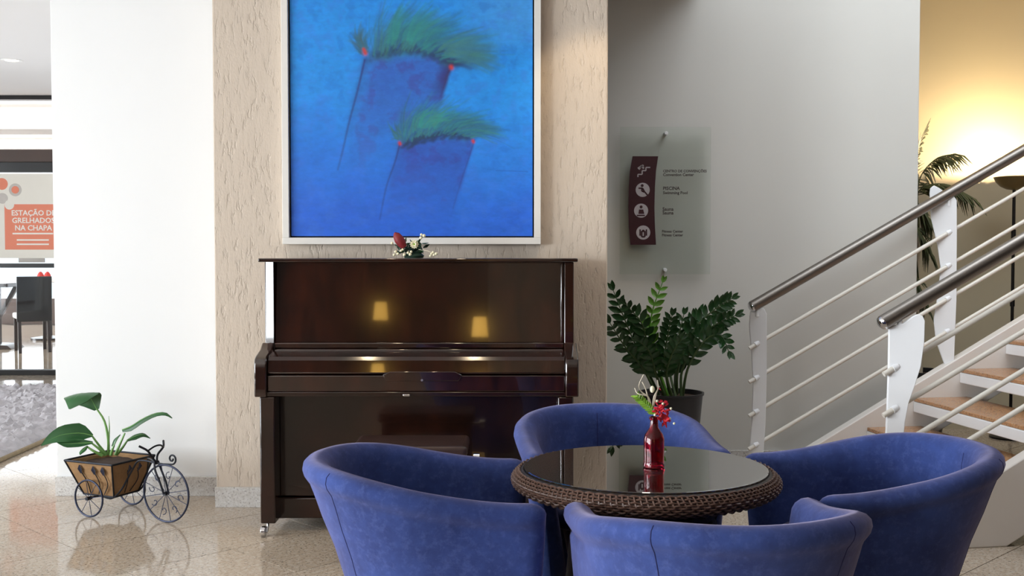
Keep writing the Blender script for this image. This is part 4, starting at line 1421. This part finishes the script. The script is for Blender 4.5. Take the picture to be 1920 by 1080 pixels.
# ------------------------------------------------------------------ potted zz plant
DZ = 6.30
zc = at(1258, 735, DZ)
zp = thing('potted_plant', 'dark green feathery-leaved plant in a black pot against the grey wall', 'plant', (zc.x, DZ, 0))
zt = zc.z
MB().lathe([(0.125, 0), (0.13, 0.01), (0.178, zt - 0.015), (0.185, zt - 0.012), (0.186, zt), (0.176, zt), (0.170, zt - 0.03), (0.0005, zt - 0.03)], 40, cap=False).build('pot', M['pot'], zp)
MB().lathe([(0.0005, zt - 0.018), (0.12, zt - 0.024), (0.171, zt - 0.028)], 24, cap=False).build('soil', M['soil'], zp)
# one leaflet mesh per tone, shared
def leaflet_mesh(mt):
    rb = [Vector((0, 0, 0)), Vector((0.014, 0, 0.003)), Vector((0.034, 0, 0.005)), Vector((0.056, 0, 0.002)), Vector((0.072, 0, -0.006))]
    o = MB().blade(rb, [0.002, 0.012, 0.0165, 0.011, 0.0008], (0, 1, 0), 0.25, 0.0009).build('leaflet', M[mt])
    me_ = o.data
    bpy.data.objects.remove(o)
    return me_
lm = {'zz': leaflet_mesh('zz'), 'zz_new': leaflet_mesh('zz_new')}
def zz_stem(pts, n_pairs, mt, size, start=0.28):
    P = curve_pts(pts, 22)
    s_ = MB().tube(P, [0.0085 * (1 - 0.72 * i / 21) for i in range(22)], 8).build('stem', M['zz_stem'] if mt == 'zz' else M['zz_new'], zp)
    for k in range(n_pairs):
        t = start + (1 - start) * k / (n_pairs - 1)
        i = min(20, int(t * 21))
        p = P[i].lerp(P[i + 1], t * 21 - i)
        tg = (P[min(21, i + 2)] - P[max(0, i - 1)]).normalized()
        sd = tg.cross(Vector((0.15, 1, 0.1)))
        sd = sd.normalized()
        up_ = sd.cross(tg).normalized()
        for sgn in (-1, 1):
            dirn = (tg * 0.75 + sd * sgn * 0.8 + up_ * sr.uniform(-0.55, 0.25)).normalized()
            if k == n_pairs - 1:
                dirn = (tg + sd * sgn * 0.25).normalized()
            y_ = up_.cross(dirn).normalized()
            z_ = dirn.cross(y_)
            o = bpy.data.objects.new('leaflet', lm[mt])
            COL.objects.link(o)
            o.parent = s_
            sc = size * (0.75 + 0.5 * math.sin(PI * min(1, 0.2 + t * 0.75))) * sr.uniform(0.85, 1.1)
            mt_ = Matrix((dirn, y_, z_)).transposed().to_4x4()
            o.matrix_local = Matrix.Translation(p) @ mt_ @ Matrix.Diagonal((sc, sc, sc, 1))
def zp_(px, py, dy=0):
    return at(px, py, DZ + dy) - Vector(zp.location)
zb = lambda x: Vector((x, sr.uniform(-0.06, 0.06), zt - 0.025))
for pts, npair, mt, size in (
    ([zb(-0.06), zp_(1212, 690, 0.0), zp_(1180, 620, 0.02), zp_(1150, 545, 0.05)], 13, 'zz', 1.05),
    ([zb(-0.03), zp_(1220, 680, -0.03), zp_(1205, 610, -0.06), zp_(1172, 570, -0.1)], 11, 'zz', 0.95),
    ([zb(-0.08), zp_(1205, 690, -0.06), zp_(1172, 650, -0.12), zp_(1144, 606, -0.16)], 10, 'zz', 0.95),
    ([zb(-0.02), zp_(1222, 650, 0.0), zp_(1222, 590, 0.02), zp_(1242, 530, 0.03)], 10, 'zz_new', 0.85),
    ([zb(0.0), zp_(1246, 680, -0.04), zp_(1252, 630, -0.06), zp_(1260, 592, -0.08)], 10, 'zz', 0.9),
    ([zb(0.02), zp_(1256, 690, 0.05), zp_(1270, 640, 0.08), zp_(1282, 590, 0.1)], 10, 'zz', 0.85),
    ([zb(0.04), zp_(1272, 690, 0.02), zp_(1300, 620, 0.03), zp_(1340, 580, 0.04), zp_(1372, 560, 0.05)], 13, 'zz', 1.0),
    ([zb(0.05), zp_(1280, 690, -0.04), zp_(1315, 630, -0.08), zp_(1348, 605, -0.1), zp_(1378, 592, -0.12)], 12, 'zz', 0.95),
    ([zb(0.06), zp_(1290, 690, -0.08), zp_(1320, 640, -0.12), zp_(1350, 628, -0.15), zp_(1366, 658, -0.18)], 11, 'zz', 0.9),
    ([zb(0.03), zp_(1268, 690, 0.08), zp_(1290, 620, 0.14), zp_(1312, 586, 0.18)], 11, 'zz', 0.9),
    ([zb(-0.04), zp_(1230, 700, -0.1), zp_(1218, 660, -0.16), zp_(1198, 640, -0.2)], 9, 'zz', 0.9),
    ([zb(0.0), zp_(1250, 700, -0.1), zp_(1262, 660, -0.16), zp_(1278, 636, -0.18)], 9, 'zz', 0.85),
    ([zb(-0.02), zp_(1236, 700, 0.08), zp_(1226, 650, 0.12), zp_(1216, 606, 0.16)], 9, 'zz', 0.9)):
    zz_stem(pts, npair, mt, size)

# ------------------------------------------------------------------ alcove: palm and uplighter
DA = 7.75
pb_ = at(1705, 640, DA)
palm = thing('potted_palm', 'drooping palm in a black pot behind the end of the grey wall', 'plant', (pb_.x + 0.06, DA, 0))
MB().lathe([(0.15, 0), (0.16, 0.01), (0.19, 0.46), (0.2, 0.465), (0.2, 0.5), (0.185, 0.5), (0.18, 0.46), (0.0005, 0.46)], 32, cap=False).build('pot', M['pot'], palm)
MB().lathe([(0.0005, 0.475), (0.178, 0.468)], 24, cap=False).build('soil', M['soil'], palm)
MB().tube([(0, 0, 0.46), (0.01, 0, 0.8), (-0.02, 0.02, 1.15), (0.0, 0.0, 1.5)], [0.035, 0.028, 0.024, 0.018], 10).build('trunk', M['twig'], palm)
def ap(px, py, dy=0):
    return at(px, py, DA + dy) - Vector(palm.location)
def frond(pts, n, ln, droop):
    P = curve_pts(pts, 16)
    fm = MB().tube(P, [0.006 * (1 - 0.7 * i / 15) for i in range(16)], 6)
    n *= 2
    for k in range(n):
        t = 0.3 + 0.7 * k / (n - 1)
        i = min(14, int(t * 15))
        p = P[i].lerp(P[i + 1], t * 15 - i)
        tg = (P[i + 1] - P[i]).normalized()
        for sgn in (-1, 1):
            sd = tg.cross(Vector((0, 0.3, 1))).normalized()
            d = (tg * 0.8 + sd * sgn * 0.7 + Vector((0, 0, -droop * sr.uniform(0.5, 1.2)))).normalized()
            l2 = ln * sr.uniform(0.75, 1.15) * (1.05 - 0.5 * abs(t - 0.6))
            fm.blade([p, p + d * l2 * 0.5, p + d * l2 + Vector((0, 0, -droop * l2 * 0.35))], [0.004, 0.010, 0.0008], (0.6, 0.5, 0.4), 0.1, 0.0006)
    fm.build('frond', M['palm'], palm)
cr = [0.0, 0.0, 1.45]
for pts, n, ln, dr in (
    ([cr, ap(1722, 345), ap(1752, 300), ap(1790, 288)], 14, 0.15, 0.9),
    ([cr, ap(1722, 360, -0.1), ap(1770, 345, -0.12), ap(1820, 368, -0.15)], 14, 0.16, 0.7),
    ([cr, ap(1716, 330, 0.05), ap(1722, 280, 0.08), ap(1735, 245, 0.1)], 12, 0.13, 0.3),
    ([cr, ap(1716, 380, -0.2), ap(1730, 395, -0.25), ap(1748, 420, -0.25)], 10, 0.14, 0.8),
    ([[0, 0, 1.1], ap(1714, 430, -0.05), ap(1728, 440, -0.1), ap(1742, 470, -0.12)], 10, 0.14, 0.9),
    ([[0, 0, 0.9], ap(1712, 520, -0.05), ap(1726, 540, -0.1), ap(1736, 575, -0.12)], 8, 0.12, 0.9),
    ([cr, ap(1690, 350, 0.1), ap(1650, 310, 0.12), ap(1610, 320, 0.15)], 12, 0.15, 0.8),
    ([cr, ap(1690, 380, -0.1), ap(1660, 370, -0.2), ap(1630, 400, -0.25)], 12, 0.15, 0.8)):
    frond(pts, n, ln, dr)

DL = 7.9
lpz = at(1902, 332, DL)
lamp = thing('floor_lamp', 'torchiere floor lamp with upturned bowl lighting the cream wall', 'lamp', (lpz.x, DL, 0))
zl = lpz.z
MB().lathe([(0.14, 0), (0.14, 0.012), (0.02, 0.03), (0.012, 0.04)], 32).build('base', M['pole'], lamp)
MB().tube([(0, 0, 0.035), (0, 0, zl - 0.09)], 0.011, 14).build('pole', M['pole'], lamp)
for z_ in (zl - 0.42, zl - 0.86, zl - 1.2):
    MB().tube([(0, 0, z_ - 0.05), (0, 0, z_ + 0.05)], 0.016, 14).build('pole_joint', M['pole'], lamp)
MB().lathe([(0.012, -0.092), (0.05, -0.086), (0.09, -0.066), (0.12, -0.035), (0.138, 0.0), (0.134, 0.002), (0.116, -0.032), (0.086, -0.060), (0.048, -0.078), (0.0005, -0.082)], 40, (0, 0, zl), cap=False).build('bowl', M['bowl'], lamp)
MB().ball((0, 0, zl - 0.045), 0.022, 12).build('bulb', M['bulb'], lamp)
point('uplighter_light', (lpz.x, DL, zl - 0.012), 88, (1.0, 0.76, 0.45), 0.03)

# ------------------------------------------------------------------ corridor and dining room
rg = thing('shag_rug', 'grey shaggy rug on the floor of the opening at left', 'rug', (-4.75, 8.55, 0), R(2.2))
NX, NY = 130, 150
hx, hy = 1.47, 1.95
rng2 = np.random.default_rng(5)
bumps = rng2.random((NX + 1, NY + 1)) ** 1.5 * 0.06
for _ in range(1):
    bumps = (bumps + np.roll(bumps, 1, 0) * 0.8 + np.roll(bumps, 1, 1) * 0.15) / 1.6
vs, fs = [], []
for i in range(NX + 1):
    for j in range(NY + 1):
        u_, v_ = i / NX * 2 - 1, j / NY * 2 - 1
        ee = min(1, (1 - max(abs(u_), abs(v_))) * 18)
        vs.append((u_ * hx + rng2.uniform(-0.008, 0.008), v_ * hy + rng2.uniform(-0.008, 0.008), 0.012 + (0.02 + bumps[i, j]) * math.sqrt(max(0, ee))))
for i in range(NX):
    for j in range(NY):
        a = i * (NY + 1) + j
        fs.append((a, a + NY + 1, a + NY + 2, a + 1))
MB().add(vs, fs).build('pile', M['rug'], rg)
MB().box(-hx, hx, -hy, hy, 0.001, 0.012).build('backing', M['rug_edge'], rg, False)
MB().tube([(hx, -hy, 0.016), (hx + 0.012, -hy * 0.5, 0.016), (hx, 0, 0.016), (hx + 0.01, hy * 0.5, 0.016), (hx, hy, 0.016), (-hx, hy, 0.016), (-hx, -hy, 0.016)], 0.0155, 8, closed=True).build('binding', M['rug_edge'], rg)

# poster on the glass
YQ = YP - 0.004
pa, pz = at(-26, 484, YQ), at(126, 326, YQ)
po = thing('poster', 'salmon and cream restaurant poster on the glass partition', 'poster', ((pa.x + pz.x) / 2, YQ, pa.z))
def qp(px, py, d):
    p = at(px, py, YQ)
    return Vector((p.x - po.location.x, d, p.z - po.location.z))
a, b_ = qp(-26, 484, 0), qp(126, 326, 0)
MB().box(a.x, b_.x, -0.004, 0.002, a.z, b_.z).build('sheet', M['poster_white'], po, False)
a, b_ = qp(10, 468, 0), qp(114, 383, 0)
MB().box(a.x, b_.x, -0.0055, -0.0042, a.z, b_.z).build('colour_block', M['poster_red'], po, False, 0.0006)
for px, py, r_, mt in ((29, 356, 12, 'poster_grey'), (29, 356, 7, 'poster_red'), (4, 345, 11, 'poster_red'), (18, 384, 9, 'poster_white'), (5, 372, 10, 'poster_grey')):
    c = qp(px, py, 0)
    zo = -0.0045 - 0.0006 * (12 - r_)
    MB().prism(disc(c, r_ * YQ / F, 24), zo, -0.0042).build('dot', M[mt], po, False)
for px, py, txt, sz in ((63, 404, 'ESTAÇÃO DE', 0.078), (63, 418, 'GRELHADOS', 0.078), (63, 432, 'NA CHAPA', 0.078)):
    p = qp(px, py, 0)
    lettering('lettering', txt, sz, M['poster_text'], po, (p.x, -0.0062, p.z), 'CENTER', bold=0.0015)
for yy_, wd in ((438, 38), (450, 30), (458, 30)):
    a, b_ = qp(62 - wd, yy_ + 1.4, 0), qp(62 + wd, yy_ - 1.4, 0)
    MB().box(a.x, b_.x, -0.0066, -0.0056, a.z, b_.z).build('small_print', M['poster_text'], po, False)
pq0, pq1 = at(35, 492, YP - 0.002), at(84, 483, YP - 0.002)
pl_ = MB().box(pq0.x, pq1.x, YP - 0.006, YP + 0.004, pq0.z, pq1.z).build('door_plaque', M['steel'], None, False, 0.001)
tag(pl_, 'small grey plaque on the glass above the black rail', 'plaque')

# dining furniture beyond the glass
DCY = 14.35
cc = at(66, 655, DCY)
dch = thing('dining_chair', 'black dining chair with white seat beyond the glass partition', 'chair', (cc.x - 0.12, DCY + 0.2, 0), R(120))
MB().box(-0.21, 0.24, -0.21, 0.21, 0.43, 0.50).build('seat', M['white_cloth'], dch, True, 0.02, 3)
bkm = MB().prism([(-0.215, 0.40), (-0.255, 0.98), (-0.285, 0.98), (-0.25, 0.40)], -0.21, 0.21)
bkm.build('backrest', M['black_leather'], dch, True, 0.01)
for sx, sy in ((1, 1), (1, -1), (-1, 1), (-1, -1)):
    x_, y_ = (0.205 if sx > 0 else -0.195), sy * 0.175
    MB().prism([(x_ - 0.022, 0.429), (x_ + 0.022, 0.429), (x_ + (0.014 if sx > 0 else -0.045), 0), (x_ + (-0.012 if sx > 0 else -0.075), 0)], y_ - 0.02, y_ + 0.02).build('leg', M['dark_wood'], dch, True, 0.003)
tcx = at(-12, 540, 14.9)
dt = thing('dining_table', 'dark wood dining table left of the black chair beyond the glass', 'table', (tcx.x - 0.25, 15.0, 0))
tzt = at(20, 531, 14.7).z
MB().box(-0.62, 0.58, -0.42, 0.42, tzt - 0.05, tzt).build('tabletop', M['dark_wood'], dt, True, 0.006)
MB().box(0.10, 0.26, -0.1, 0.1, 0.06, tzt - 0.0505).build('pedestal', M['dark_wood'], dt, True, 0.006)
MB().prism([(-0.1, 0), (0.52, 0), (0.46, 0.05), (0.27, 0.0595), (0.06, 0.0595), (-0.1, 0.05)], -0.2, 0.2).build('foot', M['dark_wood'], dt, True, 0.006)
for sx in (-1, 1):
    MB().prism([(0.18 + sx * 0.09, 0.45), (0.18 + sx * 0.30, tzt - 0.051), (0.18 + sx * 0.36, tzt - 0.051), (0.18 + sx * 0.09, 0.37)], -0.03, 0.03).build('brace', M['dark_wood'], dt, True, 0.004)
# red napkins on a further table seen over the chair
ft = at(90, 522, 16.4)
dt2 = thing('dining_table', 'far white-clothed dining table behind the black chair', 'table', (ft.x, 16.4, 0))
MB().box(-0.5, 0.5, -0.4, 0.4, ft.z - 0.05, ft.z).build('tabletop', M['white_cloth'], dt2, True, 0.01)
MB().lathe([(0.25, 0), (0.25, 0.03), (0.05, 0.06), (0.05, ft.z - 0.0505)], 20).build('pedestal', M['dark_wood'], dt2)
for k, (px, lab) in enumerate(((76, 'left folded red napkin on the far dining table'), (89, 'right folded red napkin on the far dining table'))):
    p = at(px, 518, 16.3)
    n_ = MB().lathe([(0.05, 0), (0.052, 0.01), (0.045, 0.05), (0.03, 0.08), (0.012, 0.10)], 14, (0, 0, 0)).build('napkin', M['red_cloth'], None, True, loc=(p.x, 16.3, ft.z + 0.0005))
    tag(n_, lab, 'napkin', 'red napkins on the far table')

# ------------------------------------------------------------------ ceiling lights
def downlight(x, y, label, power=0.0, target=None, col=(1.0, 0.80, 0.55), angle=70, z=ZC):
    d = thing('ceiling_light', label, 'light', (x, y, z), 0, 'recessed ceiling lights')
    MB().lathe([(0.055, -0.002), (0.085, -0.004), (0.088, -0.001), (0.088, 0.0), (0.055, 0.0)], 32, cap=False).build('trim_ring', M['trim_white'], d)
    MB().lathe([(0.0005, -0.003), (0.054, -0.003), (0.054, -0.0005), (0.0005, -0.0005)], 24, cap=False).build('lens', M['spot_bulb'], d)
    if power:
        spot('downlight_beam', (x, y, z - 0.02), target or (x, y, 0), power, col, angle)
cl = at(22, 113, 9.4)
tt = (ZC - H) / (cl.z - H)
cl = at(22, 113, 9.4 * tt)
downlight(cl.x, cl.y, 'recessed ceiling light in the corridor ceiling at top left')
WARM = (1.0, 0.78, 0.5)
downlight(0.62, 5.05, 'recessed ceiling light near the right end of the painting, reflected on the wall', 26, (0.36, 5.79, 1.95), WARM, 46)
downlight(-0.95, 4.6, 'recessed ceiling light before the left half of the piano', 16, (-0.95, 5.2, 0.8), WARM, 50)
downlight(-0.25, 4.6, 'recessed ceiling light before the middle of the piano', 16, (-0.25, 5.2, 0.8), WARM, 50)
downlight(-0.1, -3.0, 'recessed ceiling light mirrored in the piano panel, left of two', 190, (0.1, -7.7, 1.7), (1.0, 0.80, 0.60), 110)
downlight(0.45, -2.0, 'recessed ceiling light mirrored in the piano panel, right of two', 190, (0.3, -7.7, 1.7), (1.0, 0.80, 0.60), 110)

# lamps behind the viewer that the piano mirrors
for x, y, zz2, lab in ((-1.95, -5.85, 1.78, 'lit floor lamp by the dark panel wall, mirrored at left in the piano'), (-0.43, -4.2, 1.46, 'shorter lit floor lamp mirrored at right in the piano')):
    l_ = thing('floor_lamp', lab, 'lamp', (x, y, 0), 0, 'floor lamps behind the viewer')
    MB().lathe([(0.13, 0), (0.13, 0.015), (0.02, 0.03)], 24).build('base', M['pole'], l_)
    MB().tube([(0, 0, 0.025), (0, 0, zz2 - 0.13)], 0.012, 10).build('pole', M['pole'], l_)
    MB().lathe([(0.11, -0.13), (0.085, 0.13)], 24, (0, 0, zz2)).build('lamp_shade', M['shade'], l_)
